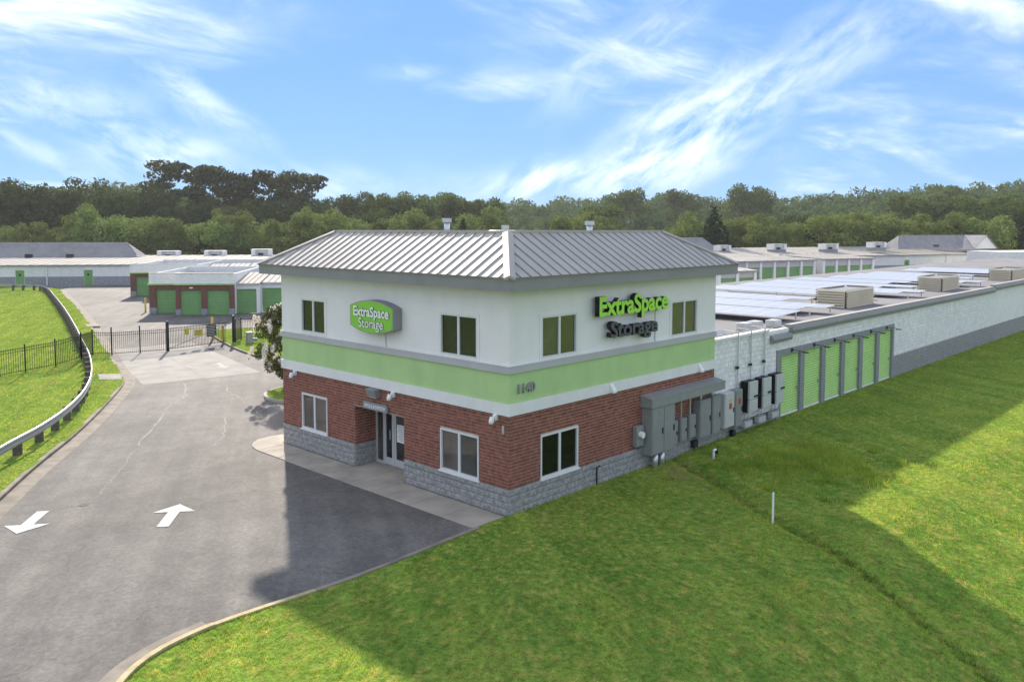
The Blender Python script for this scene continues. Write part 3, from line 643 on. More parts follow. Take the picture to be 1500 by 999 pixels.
# entrance storefront in the recess
xr = REC
sf = MB()
for y in (4.87, 5.42, 6.55, 7.13, 7.56): sf.box(xr-.06, xr+.04, y-.03, y+.03, 0, 2.19)
sf.box(xr-.055, xr+.035, 4.9, 7.53, 2.12, 2.185); sf.box(xr-.055, xr+.035, 7.16, 7.53, 0, .1); sf.box(xr-.055, xr+.035, 4.9, 5.39, 0, .1)
store = sf.obj('storefront', 'steel_light', office)
for (y0, y1), gm in zip(((4.9,5.39),(7.16,7.53)), ('glass_dark','glass_reflect_olive')):
    q = MB(); q.box(xr-.01, xr+.0, y0, y1, .1, 2.12); q.obj('pane', gm, store)
for k, (y0, y1) in enumerate(((5.45,6.52),(6.58,7.10))):
    d = MB(); d.box(xr-.045,xr+.01,y0,y1,.02,.28); d.box(xr-.045,xr+.01,y0,y1,2.02,2.11); d.box(xr-.045,xr+.01,y0,y0+.09,.28,2.02); d.box(xr-.045,xr+.01,y1-.09,y1,.28,2.02)
    door = d.obj('door', 'steel_light', office); q = MB(); q.box(xr-.02,xr-.01,y0+.09,y1-.09,.28,2.02); q.obj('pane', 'glass_dark', door)
    q = MB(); q.tube([(xr-.09,y0+.14,.95),(xr-.09,y0+.14,1.3)], .015, 8); q.obj('handle', 'galvanised', door)
    if k == 0:
        q = MB(); q.box(xr-.028,xr-.022,y1-.62,y1-.12,.92,1.55); nt_ = q.obj('paper_notice', 'letter_white', door)
# printed lines on the notice
m = MB()
for i in range(9): m.box(xr-.0305, xr-.0285, 5.95, 6.36-.03*(i % 3), 1.49-i*.062, 1.505-i*.062)
m.obj('printed_lines', 'letter_black', nt_)
# roof: fascia, soffit, standing-seam panels, caps
OV, DT, ZT = .605, 1.5, 8.32
E0 = (-OV, -OV); EX, EY = LX+OV, LY+OV
m = MB(); t = .06
m.box(-OV,EX,-OV,-OV+t,Hf,Ht-.012); m.box(-OV,-OV+t,-OV+t,EY,Hf,Ht-.012); m.box(EX-t,EX,-OV+t,EY,Hf,Ht-.012); m.box(-OV+t,EX-t,EY-t,EY,Hf,Ht-.012); m.obj('fascia', 'fascia_grey', office)
m = MB(); m.box(-OV+t,EX-t,-OV+t,-.0,Hs-.001,Hs+.03); m.box(-OV+t,.0,0,EY-t,Hs-.001,Hs+.03); m.box(0,EX-t,LY,EY-t,Hs-.001,Hs+.03); m.box(LX,EX-t,0,LY,Hs-.001,Hs+.03); m.obj('soffit', 'soffit', office)
m = MB(); m.sweep([(EX+.03,-OV-.03),(-OV-.03,-OV-.03),(-OV-.03,EY+.03)], [(0,Ht-.05),(0,Ht+.005),(.05,Ht+.012)]); m.obj('drip_edge', 'roof_seam', office)
def roof_face(name, P0, P1, Q0, Q1, n):
    """panels from the eave P0-P1 up to the top edge Q0-Q1 (trapezoid); each panel carries its seam"""
    P0, P1, Q0, Q1 = map(Vector, (P0, P1, Q0, Q1)); u = (P1-P0); L_ = u.length; u.normalize()
    w = (Q0-P0); w = w-u*w.dot(u); rise = w.length; w.normalize(); nrm = u.cross(w).normalized()
    if nrm.z < 0: nrm = -nrm
    aL = (Q0-P0).dot(u); aR = (Q1-P0).dot(u)
    top = lambda a: rise*(a/aL if a < aL else ((L_-a)/(L_-aR) if a > aR else 1))
    pitch = L_/n
    for i in range(n):
        a, b = i*pitch, (i+1)*pitch; brk = [a]+[q for q in (aL, aR) if a < q < b]+[b]
        pts = [P0+u*a, P0+u*b]+[P0+u*q+w*max(.001, top(q)) for q in reversed(brk)]
        o_ = len(pts); m = MB(); m.add([p+nrm*.0 for p in pts]+[p-nrm*.03 for p in pts], [tuple(range(o_))]+[(k,o_+k,o_+(k+1)%o_,(k+1)%o_) for k in range(o_)])
        pan = m.obj('roof_panel', 'roof_metal', office)
        if i:
            h = top(a)
            if h > .08:
                p = P0+u*a; s, hh = u*.018, nrm*.030; m = MB(); q = p+w*(h-.01); p = p-w*.005
                m.add([p-s,p+s,p+s+hh,p-s+hh,q-s,q+s,q+s+hh,q-s+hh], [(0,1,2,3),(7,6,5,4),(3,2,6,7),(0,3,7,4),(1,5,6,2)])
                m.obj('seam', 'roof_seam', pan)
a_, b_ = -OV, Ht
roof_face('l', (-OV,-OV,Ht), (-OV,EY,Ht), (DT,DT,ZT), (DT,LY-DT,ZT), 31)
roof_face('r', (EX,-OV,Ht), (-OV,-OV,Ht), (LX-DT,DT,ZT), (DT,DT,ZT), 29)
roof_face('b', (-OV,EY,Ht), (EX,EY,Ht), (DT,LY-DT,ZT), (LX-DT,LY-DT,ZT), 29)
roof_face('e', (EX,EY,Ht), (EX,-OV,Ht), (LX-DT,LY-DT,ZT), (LX-DT,DT,ZT), 31)
def capstrip(p, q, wl, lift=.05):
    p, q = Vector(p), Vector(q); d = (q-p).normalized(); s = d.cross(Vector((0,0,1))).normalized()*wl
    m = MB(); l = Vector((0,0,lift)); dn = Vector((0,0,-wl*.36))
    m.add([p-s+dn+l,p+l*1.25,p+s+dn+l,q-s+dn+l,q+l*1.25,q+s+dn+l, p-s+dn,p+s+dn,q-s+dn,q+s+dn], [(0,1,4,3),(1,2,5,4),(0,3,8,6),(2,7,9,5),(0,6,7,2,1),(3,4,5,9,8)])
    return m.obj('hip_cap', 'cap_metal', office)
capstrip((-OV-.01,-OV-.01,Ht+.02),(DT,DT,ZT+.02),.17)
capstrip((-OV,EY,Ht+.02),(DT,LY-DT,ZT+.02),.13); capstrip((EX,-OV,Ht+.02),(LX-DT,DT,ZT+.02),.13); capstrip((EX,EY,Ht+.02),(LX-DT,LY-DT,ZT+.02),.13)
m = MB(); tt = .14
m.box(DT-.03,LX-DT+.03,DT-.03,DT+tt,ZT-.03,ZT+.07); m.box(DT-.03,DT+tt,DT+tt,LY-DT+.03,ZT-.03,ZT+.07); m.box(DT+tt,LX-DT+.03,LY-DT-tt,LY-DT+.03,ZT-.03,ZT+.07); m.box(LX-DT-tt,LX-DT+.03,DT+tt,LY-DT-tt,ZT-.03,ZT+.07); m.obj('ridge_cap', 'cap_metal', office)
m = MB(); m.box(DT+.1,LX-DT-.1,DT+.1,LY-DT-.1,7.9,8.0); m.obj('roof_deck', 'membrane', office)
# vents on the roof deck
def pipe_vent(x, y, h, r, label):
    t = thing('vent_pipe', label, 'vent pipe', (x, y, 8.0), 0, 'vent pipes on the office roof'); MB().tube([(0,0,0),(0,0,h)], r, 14).obj('pipe', 'galvanised', t, True)
    MB().tube([(0,0,h-.12),(0,0,h+.05)], r*1.55, 14).obj('cap', 'galvanised', t)
pipe_vent(6.93,10.4,.85,.13,'tall grey vent pipe behind the entrance-side roof edge'); pipe_vent(8.67,8.57,.55,.11,'short grey vent pipe near the middle hip of the office roof'); pipe_vent(9.9,4.9,.72,.13,'grey vent pipe behind the sign-side roof edge')
m = MB(); m.tube([(7.9,8.0,8.0),(7.9,8.0,8.36),(7.9,8.0,8.40)], [.55,.62,.5], 20); o = m.obj('exhaust_fan', 'cap_metal'); tag(o, 'low round exhaust fan housing on the office roof', 'roof vent')

# ------------------------------------------------------------------ lettering
def glyph_mesh(txt, size, extrude, bold, sx=1.0, res=3):
    cu = bpy.data.curves.new('glyph', 'FONT'); cu.body = txt; cu.size = size; cu.extrude = extrude; cu.offset = bold; cu.resolution_u = res
    o = bpy.data.objects.new('glyph', cu); C.objects.link(o); dg = bpy.context.evaluated_depsgraph_get(); me = bpy.data.meshes.new_from_object(o.evaluated_get(dg))
    bpy.data.objects.remove(o); me.transform(Matrix.Diagonal((sx,1,1,1))); return me
def letters(txt, size, depth, bold, sx, parent, M, face, side, width=None):
    """one object per letter, laid out along +x, upright in y, facing +z, then moved by M"""
    adv = []
    for i in range(len(txt)):
        if txt[i] == ' ': adv.append(0); continue
        full = glyph_mesh(txt[:i+1], size, 0, bold, sx, 1); one = glyph_mesh(txt[i], size, 0, bold, sx, 1)
        fx1 = max(v.co.x for v in full.vertices); ox1 = max(v.co.x for v in one.vertices); adv.append(fx1-ox1)
        last = fx1; bpy.data.meshes.remove(full); bpy.data.meshes.remove(one)
    k = (width/last) if width else 1
    for ch, a in zip(txt, adv):
        if ch == ' ': continue
        me = glyph_mesh(ch, size, depth/2, bold, sx*k, 4); me.transform(Matrix.Translation((a*k,0,0))); me.transform(M)
        me.materials.append(MATS[face]); me.materials.append(MATS[side])
        n = (M.to_3x3() @ Vector((0,0,1))).normalized(); me.update()
        for p in me.polygons: p.material_index = 0 if p.normal.dot(n) > .9 else 1
        link('letter', me, parent)
RIGHT = lambda x, y, z: Matrix.Translation((x,y,z)) @ Matrix(((1,0,0,0),(0,0,-1,0),(0,1,0,0),(0,0,0,1)))      # text on the y=0 facade
LEFT = lambda x, y, z: Matrix.Translation((x,y,z)) @ Matrix(((0,0,-1,0),(-1,0,0,0),(0,1,0,0),(0,0,0,1)))       # text on the x=0 facade
ws = thing('wall_lettering', 'large raised letters, lime green upper word over dark grey lower word, on the white wall', 'sign', (0,0,0))
letters('ExtraSpace', .86, .19, .028, .82, ws, RIGHT(3.80,-.23,5.66), 'letter_green', 'letter_black', 4.05)
letters('Storage', .74, .19, .016, .82, ws, RIGHT(4.44,-.23,4.90), 'letter_grey', 'letter_black', 2.75)
m = MB(); m.box(3.98,8.0,-.13,-.0,5.78,5.99); m.obj('raceway', 'raceway', ws); m = MB(); m.box(4.62,7.3,-.13,-.0,4.98,5.17); m.obj('raceway', 'raceway', ws)
m = MB(); m.tube([(7.45,-.02,4.46),(7.45,-.02,5.78)], .014, 6); m.obj('conduit', 'steel_light', ws)
hn = thing('house_number', 'grey metal street number 1140 on the green band at the corner', 'sign', (0,0,0))
letters('1140', .40, .05, .004, .8, hn, RIGHT(.27,-.05,3.62), 'number_grey', 'sign_side', .80)
# cabinet sign on the entrance facade
cs = thing('cabinet_sign', 'green barrel-shaped wall sign with white raised letters above the entrance', 'sign', (0,0,0))
yc, hw_, zc = 6.10, 1.2, 5.485
prof = []
for k in range(13): s = k/12; prof.append((yc-hw_+2*hw_*s, zc+.345+.22*(1-(2*s-1)**2)))
for k in range(13): s = k/12; prof.append((yc+hw_-2*hw_*s, zc-.345-.22*(1-(2*s-1)**2)))
def slabx(pr, x0, x1):
    n = len(pr); return MB().add([(x0,p[0],p[1]) for p in pr]+[(x1,p[0],p[1]) for p in pr], [tuple(range(n)), tuple(range(2*n-1,n-1,-1))]+[(i,n+i,n+(i+1)%n,(i+1)%n) for i in range(n)])
slabx(prof, -.37, -.001).obj('cabinet', 'sign_side', cs)
inner = [(yc+(p[0]-yc)*.965, zc+(p[1]-zc)*.95) for p in prof]; slabx(inner, -.382, -.368).obj('face', 'sign_green', cs)
letters('ExtraSpace', .46, .03, .010, .85, cs, LEFT(-.398, 7.07, 5.50), 'letter_white', 'letter_black', 1.98)
letters('Storage', .44, .03, .002, .85, cs, LEFT(-.398, 6.77, 5.12), 'letter_white', 'letter_black', 1.36)
m = MB(); m.tube([(-.02,5.75,4.47),(-.03,5.78,4.95)], .013, 6); m.obj('power_cable', 'steel_light', cs)
ds = thing('door_sign', 'small grey office sign with white letters over the entrance recess', 'sign', (0,0,0))
m = MB(); m.box(-.10,-.02,5.66,6.98,2.22,2.47); m.obj('panel', 'sign_side', ds)
letters('OFFICE & SHOWROOM', .17, .012, .003, .8, ds, LEFT(-.107, 6.92, 2.285), 'letter_white', 'sign_side', 1.18)

# ------------------------------------------------------------------ fittings on the office walls
t = thing('wall_floodlight', 'grey box floodlight above the entrance', 'wall light', (0,6.38,2.78)); m = MB(); m.add([(0,-.25,.2),(0,.25,.2),(0,.25,-.1),(0,-.25,-.1),(-.28,-.25,.18),(-.28,.25,.18),(-.16,.25,-.1),(-.16,-.25,-.1)], [(0,1,2,3),(4,7,6,5),(0,4,5,1),(3,2,6,7),(0,3,7,4),(1,5,6,2)]); m.obj('housing', 'steel_grey', t)
m = MB(); m.box(-.15,-.02,-.2,.2,-.115,-.098); m.obj('lens', 'white_plastic', t)
def camera(loc, label, rz):
    t = thing('security_camera', label, 'camera', loc, rz); MB().bbox(-.14,0,-.07,.07,-.05,.14,.02).obj('mount', 'white_plastic', t); MB().tube([(-.14,0,.06),(-.2,0,.03)], .03, 8).obj('arm', 'white_plastic', t)
    MB().tube([(-.2,0,.08),(-.24,0,-.06),(-.26,0,-.13)], [.07,.085,.06], 12).obj('dome', 'white_plastic', t, True); MB().tube([(-.255,0,-.12),(-.265,0,-.155)], .035, 10).obj('lens', 'steel_dark', t)
camera((0,5.34,2.86),'small white security camera to the side of the entrance floodlight',0); camera((0,.5,2.86),'white security camera on the brick near the building corner',0); camera((0,11.4,2.86),'white security camera at the far end of the entrance wall',0)
m = MB(); m.box(-.06,0,.16,.24,2.45,2.7); o = m.obj('junction_box', 'galvanised'); tag(o, 'small grey junction box on the brick corner below the white band', 'junction box')
for x, lb in ((4.85,'white wedge wall light on the white band between window and cabinets'),(10.4,'white wedge wall light on the white band above the grey hood')):
    t = thing('wedge_light', lb, 'wall light', (x,-.07,3.2), 0, 'wedge lights on the white band'); m = MB(); m.add([(-.09,0,.12),(.09,0,.12),(.09,0,-.18),(-.09,0,-.18),(-.09,-.16,-.12),(.09,-.16,-.12),(.09,-.16,-.18),(-.09,-.16,-.18)], [(0,1,5,4),(4,5,6,7),(0,4,7,3),(1,2,6,5),(3,7,6,2)]); m.obj('housing', 'white_plastic', t)
    MB().box(-.07,.07,-.14,-.02,-.186,-.181).obj('lens', 'steel_light', t)
m = MB(); m.tube([(4.1,-.06,.0),(4.1,-.06,.62),(4.22,-.1,.68)], .025, 8); o = m.obj('hose_bib', 'steel_dark'); tag(o, 'dark hose tap standpipe on the grey block base under the brick', 'tap')
# big electrical cabinet, hood and boxes
def doorbox(name, x0, x1, dep, z0, z1, label, cat='electrical box', mat='steel_grey', group=None, knob=True, leaves=1, y=0):
    t = thing(name, label, cat, (x0, y, z0), 0, group); w, h = x1-x0, z1-z0
    MB().bbox(0,w,-dep,-.012,0,h,.012).obj('body', mat, t)
    for k in range(leaves):
        a, b = w*k/leaves+.03, w*(k+1)/leaves-.03; d = MB().bbox(a,b,-dep-.022,-dep+.004,.03,h-.03,.008).obj('door', mat, t)
        if knob: MB().box(b-.09,b-.05,-dep-.05,-dep-.02,h*.42,h*.55).obj('latch', 'steel_dark', d)
    return t
doorbox('electrical_cabinet', 6.68, 8.12, .46, .56, 2.22, 'large grey double-door electrical cabinet under the hood', 'electrical cabinet', leaves=2)
hood = thing('cable_hood', 'long grey metal cable hood with sloped top over the electrical boxes', 'cable trough', (6.62,0,2.24)); m = MB(); w = 5.0
m.add([(0,0,0),(w,0,0),(w,-.5,0),(0,-.5,0),(0,0,.42),(w,0,.42),(w,-.5,.32),(0,-.5,.32)], [(0,3,2,1),(4,7,6,5)][::-1]+[(0,1,5,4),(2,3,7,6),(0,4,7,3),(1,2,6,5)]); m.obj('trough', 'steel_grey', hood); MB().box(-.01,w+.01,-.51,-.49,.29,.335).obj('lip', 'steel_grey', hood)
t = thing('meter_box', 'small grey electric meter with round glass dial left of the big cabinet', 'electric meter', (6.15,0,.92)); MB().bbox(0,.42,-.2,-.012,0,.72,.012).obj('body', 'steel_grey', t); MB().tube([(.21,-.2,.42),(.21,-.33,.42)], .11, 16).obj('dial', 'white_plastic', t)
for (x0, x1, z0, z1, lb) in ((8.30,8.68,.58,1.46,'narrow grey breaker box next to the big cabinet'),(8.86,9.30,.6,1.47,'second narrow grey breaker box under the hood'),(9.46,9.92,.62,1.5,'third narrow grey breaker box under the hood')):
    doorbox('breaker_box', x0, x1, .24, z0, z1, lb, group='breaker boxes under the hood'); cx_ = (x0+x1)/2
    o = MB().tube([(cx_,-.12,z1-.01),(cx_,-.12,2.25)], .028, 8).obj('conduit', 'galvanised', bpy.data.objects[-1] if 0 else None); tag(o, 'grey conduit between the hood and the '+lb.split(' under')[0].split(' next')[0], 'conduit', 'conduits under the hood')
doorbox('disconnect_box', 10.05, 10.83, .34, .52, 1.98, 'tall grey disconnect cabinet beside the narrow breaker boxes'); doorbox('disconnect_box', 10.97, 11.56, .34, .52, 2.0, 'tall grey disconnect cabinet at the end of the brick wall')
for x in (10.4, 11.25):
    o = MB().tube([(x,-.15,1.96),(x,-.15,2.25)], .05, 8).obj('conduit', 'galvanised'); tag(o, 'thick conduit above the %s tall disconnect cabinet' % ('inner' if x < 11 else 'end'), 'conduit', 'conduits under the hood')
for x, lb in ((7.2,'left'),(7.62,'right')):
    o = MB().tube([(x,-.25,-.1),(x,-.25,.57)], .105, 14).obj('conduit', 'galvanised', None, True); tag(o, 'fat grey service conduit rising from the grass, %s of the pair under the big cabinet' % lb, 'conduit', 'service conduits')
m = MB(); m.bbox(9.9,10.2,-.2,-.01,.16,.44,.02); o = m.obj('wall_outlet_box', 'steel_dark'); tag(o, 'small dark box low on the grey block base under the breaker boxes', 'outlet box')
m = MB(); m.bbox(12.9,13.12,-.18,-.01,.06,.32,.02); o = m.obj('wall_outlet_box', 'steel_dark'); tag(o, 'small dark box low on the white building base under the inverters', 'outlet box')

# ================================================================== LONG STORAGE BUILDING (right)
store_b = thing('storage_building', 'long low white block storage building with grey base and green roll-up doors', 'building')
X0, X1, YB, ZR = LX+.0, 132.0, 20.0, 3.72
BAY = (17.02, 31.42, -.3, 3.1)
pl = lambda a, z, d: (a, d+.06, z)
holed(X0, X1, -.4, 4.02, [BAY], lambda a, z, d: (a, d+.075, z), .2).obj('wall', 'block_white', store_b)
# block facing, laid course by course (near part)
def facing(a0, a1, z0, z1, holes, seed, mat, name, y=.06):
    r = random.Random(seed); m = MB(); k = 0; z = z0
    while z < z1-.05:
        zt = min(z+.192, z1); a = a0-(.2 if k % 2 else 0)
        while a < a1:
            s, e = max(a, a0), min(a+.392, a1)
            ok = e-s > .04
            for h in holes:
                if h[2] < (z+zt)/2 < h[3] and e > h[0] and s < h[1]:
                    if s < h[0]: e = h[0]
                    elif e > h[1]: s = h[1]
                    else: ok = False
            if ok and e-s > .04:
                o = [r.uniform(-.012, .0) for _ in range(3)]; c = .008; mx = (s+e)/2+r.uniform(-.05,.05)
                m.add([(s,y+.02,z),(e,y+.02,z),(e,y+.02,zt),(s,y+.02,zt),(s+c,y+o[0],z+c),(e-c,y+o[1],z+c),(e-c,y+o[0],zt-c),(s+c,y+o[1],zt-c),(mx,y-.014+o[2],(z+zt)/2)],
                      [(4,5,8),(5,6,8),(6,7,8),(7,4,8),(0,1,5,4),(1,2,6,5),(2,3,7,6),(3,0,4,7)])
            a += .4
        z += .2; k += 1
    return m.obj(name, mat, store_b, kind='stuff')
facing(X0, 52, 1.25, 4.0, [BAY], 5, 'block_white', 'white_blocks'); facing(31.42, 52, -.35, 1.25, [], 6, 'split_block', 'grey_blocks', .035)
facing(X0, BAY[0], .62, 1.25, [], 7, 'block_white', 'white_blocks'); facing(X0, BAY[0], -.35, .62, [], 8, 'split_block', 'grey_blocks', .045)
MB().box(52, X1, .03, .07, -.4, 1.25).obj('wainscot', 'split_block', store_b)
MB().box(X0+.1, X1, .28, YB, 3.5, ZR).obj('roof', 'membrane', store_b)
m = MB(); m.box(X1-.2, X1, .28, YB, -.4, 3.5); m.box(X0, X1, YB-.2, YB, -.4, 3.49); m.obj('rear_wall', 'block_white', store_b)
# copings
def coping(x0, x1, z, h, mat='fascia_grey'):
    m = MB(); m.sweep([(x1,0),(x0,0)], [(-.30,z-.02),(-.30,z+.03),(-.02,z+.05),(.10,z+.0),(.15,z-h*.5),(.10,z-h),(-.03,z-h)], True); m.obj('coping', mat, store_b)
m = MB(); m.box(X0-.0, 16.2, -.02, .3, 4.02, 4.12); m.obj('coping', 'white_trim', store_b)
coping(16.35, 18.2, 3.78, .28); coping(18.25, 51.9, 4.08, .34); coping(52.0, X1, 4.22, .34)
for a, b in ((18.27, 51.88), (52.02, X1-.02)): MB().box(a, b, -.03, .3, (4.134 if a < 50 else 4.274), (4.15 if a < 50 else 4.29)).obj('coping_cap', 'cap_metal', store_b)
# roll-up door bay
m = MB(); bayx0, bayx1 = BAY[0], BAY[1]
m.box(bayx0, bayx1, .005, .2, 2.82, 3.1)
DX = [17.46+2.353*i for i in range(6)]; DW = 1.93
prev = bayx0
for x in DX: m.box(prev, x, .006, .2, -.1, 2.82); prev = x+DW
m.box(prev, bayx1, .006, .2, -.1, 2.82); m.box(bayx0, bayx1, .004, .2, -.4, .0); m.obj('door_frame', 'door_track', store_b)
def corr_mesh(w, h, mat, pitch=.085, amp=.016):
    n = int(h/pitch*4); v = []; f = []
    for i in range(n+1):
        z = h*i/n; d = amp*math.sin(i*math.pi/2)
        v += [(0, d, z), (w, d, z)]
    for i in range(n): f.append((2*i,2*i+1,2*i+3,2*i+2))
    me = bpy.data.meshes.new('curtain'); me.from_pydata(v, [], f); me.update(); me.materials.append(MATS[mat]); return me
cur = corr_mesh(DW-.02, 2.68, 'door_green', .115, .032)
for i, x in enumerate(DX):
    o = link('roll_up_door', cur, store_b, loc=(x+.01, .12, .14)); MB().box(0, DW-.02, -.03, .02, -.13, .0).obj('bottom_bar', 'white_trim', o)
    MB().box(DW-.25,DW-.19,-.05,-.02,.95,1.08).obj('latch', 'door_track', o); MB().box(0,.03,-.03,.03,0,2.68).obj('guide', 'door_track', o)
MB().box(bayx0, bayx1, .16, .19, 0, 2.85).obj('bay_back', 'interior_dark', store_b)
# arm lights over the doors
for i, x in enumerate(DX):
    t = thing('arm_light', 'dark arm light above the %s green roll-up door from the office' % ORD[i], 'wall light', (x+.95, .0, 3.0), 0, 'arm lights over the roll-up doors')
    MB().box(-.05,.05,-.05,.0,-.09,.07).obj('bracket', 'steel_dark', t); MB().tube([(0,-.04,0),(.04,-.45,-.02),(.05,-.55,-.05)], .016, 6).obj('arm', 'steel_dark', t); MB().box(-.04,.14,-.75,-.52,-.08,-.045).obj('head', 'steel_dark', t)
# conduits down the white wall + rooftop tray
for x, lb in ((13.45,'first'),(14.55,'second'),(15.75,'third')):
    t = thing('wall_conduit', '%s grey conduit down the white block wall, counting from the office' % lb, 'conduit', (x,.0,0), 0, 'conduits down the white wall')
    MB().tube([(0,-.03,1.9),(0,-.03,4.2),(0,.1,4.26),(0,.6,4.26)], .028, 8).obj('pipe', 'steel_light', t); MB().box(-.14,.05,-.07,-.0,2.75,2.85).obj('bracket', 'steel_dark', t)
# disconnects, inverters
def redlabel(x, y, z): return MB().box(x-.10, x+.10, y-.004, y, z-.12, z+.12)
t = doorbox('disconnect_box', 11.95, 12.72, .30, .56, 1.96, 'light grey solar disconnect box with red and yellow warning label', mat='steel_light'); redlabel(.42,-.324,.86).obj('warning_label', 'red_label', t); MB().box(.29,.55,-.326,-.3235,1.05,1.12).obj('yellow_strip', 'sign_yellow', t)
t = doorbox('disconnect_box', 12.84, 13.42, .28, .45, 1.97, 'greenish grey disconnect box with red warning label before the inverters', mat='steel_grey'); redlabel(.3,-.304,1.05).obj('warning_label', 'red_label', t)
for i, x in enumerate((13.72, 14.92, 16.12)):
    t = thing('solar_inverter', 'wall inverter with black fins and pale cover, %s from the office' % ('first','second','third')[i], 'inverter', (x,0,.92), 0, 'inverters on the white wall')
    m = MB(); m.box(0,.74,-.34,-.03,0,1.28); [m.box(-.025,.0,-.34+.034*k,-.325+.034*k,.02,1.26) for k in range(9)]; m.obj('heat_sink', 'steel_dark', t)
    MB().bbox(.02,.72,-.44,-.34,.54,1.27,.015).obj('cover', 'steel_light', t); MB().bbox(.02,.72,-.44,-.34,.01,.52,.015).obj('cover', 'steel_light', t); MB().box(.36,.76,-.448,-.438,.60,.69).obj('display', 'steel_dark', t)
    b = thing('junction_trough', 'small grey junction box on conduits below the %s inverter' % ('first','second','third')[i], 'junction box', (x+.02,0,.28), 0, 'junction boxes below the inverters'); MB().bbox(0,.62,-.26,-.03,0,.24,.01).obj('body', 'steel_light', b); MB().tube([(.2,-.14,.24),(.1,-.16,.5),(.3,-.16,.68)], .02, 6).obj('conduit', 'galvanised', b); MB().tube([(.45,-.14,.24),(.45,-.16,.68)], .02, 6).obj('conduit', 'galvanised', b)
for k, z in enumerate((.62,.70,.78)):
    o = MB().tube([(13.42,-.1-.03*k,z),(16.9,-.1-.03*k,z)], .022, 6).obj('conduit_run', 'galvanised'); tag(o, 'horizontal bright conduit below the inverters, %s of three' % ('lowest','middle','top')[k], 'conduit', 'horizontal conduits below the inverters')
t = thing('cable_tray', 'galvanised ladder cable tray and conduits lying on the flat roof edge', 'cable tray', (13.2,.9,ZR)); m = MB(); m.box(0,5.2,0,.03,.12,.2); m.box(0,5.2,.45,.48,.12,.2); m.obj('rail', 'galvanised', t)
m = MB(); [m.box(.1+i*.3,.14+i*.3,.03,.45,.13,.16) for i in range(17)]; m.obj('rungs', 'galvanised', t); m = MB(); [m.box(.2+i*1.2,.34+i*1.2,-.1,.58,0,.12) for i in range(5)]; m.obj('blocks', 'concrete', t)
for i, (a, b) in enumerate(((13.0,15.4),(13.6,16.0),(14.6,16.6))):
    MB().tube([(a-13.2,.8+.35*i,.1),(a-12.2,1.1+.35*i,.12),(b-13.2,.9+.3*i,.1)], .035, 6).obj('conduit', 'galvanised', t)
for x, y, lb in ((17.9,2.0,'left'),(18.9,2.0,'middle'),(20.0,1.6,'right')):
    o = MB().bbox(x,x+.7,y,y+.5,ZR,ZR+.35,.02).obj('rooftop_combiner_box', 'steel_light'); tag(o, 'low pale combiner box on the flat roof before the panels, %s of three' % lb, 'electrical box', 'combiner boxes on the roof')
# slatted rooftop enclosures
def enclosure(x, y, w, d, h, label):
    t = thing('rooftop_enclosure', label, 'equipment screen', (x,y,ZR), 0, 'slatted screens on the flat roof'); n = 7; s = h/n
    m = MB(); m.box(.03,w-.03,.03,d-.03,0,h-.1); m.obj('core', 'door_track', t)
    for i in range(n):
        m = MB(); z0, z1 = i*s+.02, (i+1)*s
        for (ax, ay, bx, by, nx, ny) in ((0,0,w,0,0,-1),(0,d,0,0,-1,0),(w,0,w,d,1,0),(w,d,0,d,0,1)):
            o = .15
            m.add([(ax+nx*o,ay+ny*o,z0),(bx+nx*o,by+ny*o,z0),(bx,by,z1),(ax,ay,z1),(ax,ay,z0),(bx,by,z0)], [(0,1,2,3),(0,4,5,1)])
        m.obj('slat', 'enclosure', t)
enclosure(32.1,3.1,4.3,1.7,1.1,'beige slatted equipment screen on the flat roof nearest the office'); enclosure(50.4,3.2,4.2,1.6,1.1,'beige slatted equipment screen midway along the flat roof'); enclosure(67.4,2.4,5.0,1.7,1.1,'beige slatted equipment screen cut by the picture edge')
# solar tables
PW, PL = 1.0, 1.42; tilt = R(2.2)
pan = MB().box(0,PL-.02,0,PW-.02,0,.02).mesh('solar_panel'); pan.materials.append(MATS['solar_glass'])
frm = MB(); [frm.box(*b) for b in ((-.005,PL-.015,-.006,.012,-.03,.024),(-.005,PL-.015,PW-.032,PW-.014,-.03,.024),(-.006,.012,.012,PW-.032,-.03,.024),(PL-.032,PL-.014,.012,PW-.032,-.03,.024))]
frm = frm.mesh('panel_frame'); frm.materials.append(MATS['white_plastic'])
def table(x, y0, cols, idx, notch):
    t = thing('solar_array', 'tilted solar panel table on the flat roof, %s row from the office' % ORD[idx-1], 'solar panels', (x,y0,ZR+.34), 0, 'solar panel tables on the flat roof')
    for j in range(cols):
        for i in range(2):
            if j < notch and i == 0: continue
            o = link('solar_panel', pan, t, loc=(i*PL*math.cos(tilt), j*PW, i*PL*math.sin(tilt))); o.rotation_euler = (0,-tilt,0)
            if x < 50: link('panel_frame', frm, o)
    m = MB()
    for j in (0.3, cols/2, cols-.3):
        for (xx, zz) in ((.3,.05),(3.0,.5)): MB().box(xx-.03,xx+.03,j*PW-.03,j*PW+.03,-.34,zz*.2-.05).obj('support', 'galvanised', t)
rows_ = [(21.6,2.4,13,0),(26.0,2.4,13,1),(30.4,5.4,9,1),(36.8,4.4,11,1),(41.4,2.4,13,1),(46.0,4.4,11,2),(51.0,6.4,9,1),(56.0,2.4,12,1),(60.6,4.4,10,1),(65.2,5.4,9,1),(73.5,3,11,1),(78,5,9,1)]
for i, (x, y, c, nch) in enumerate(rows_): table(x, y, c, i+1, nch)

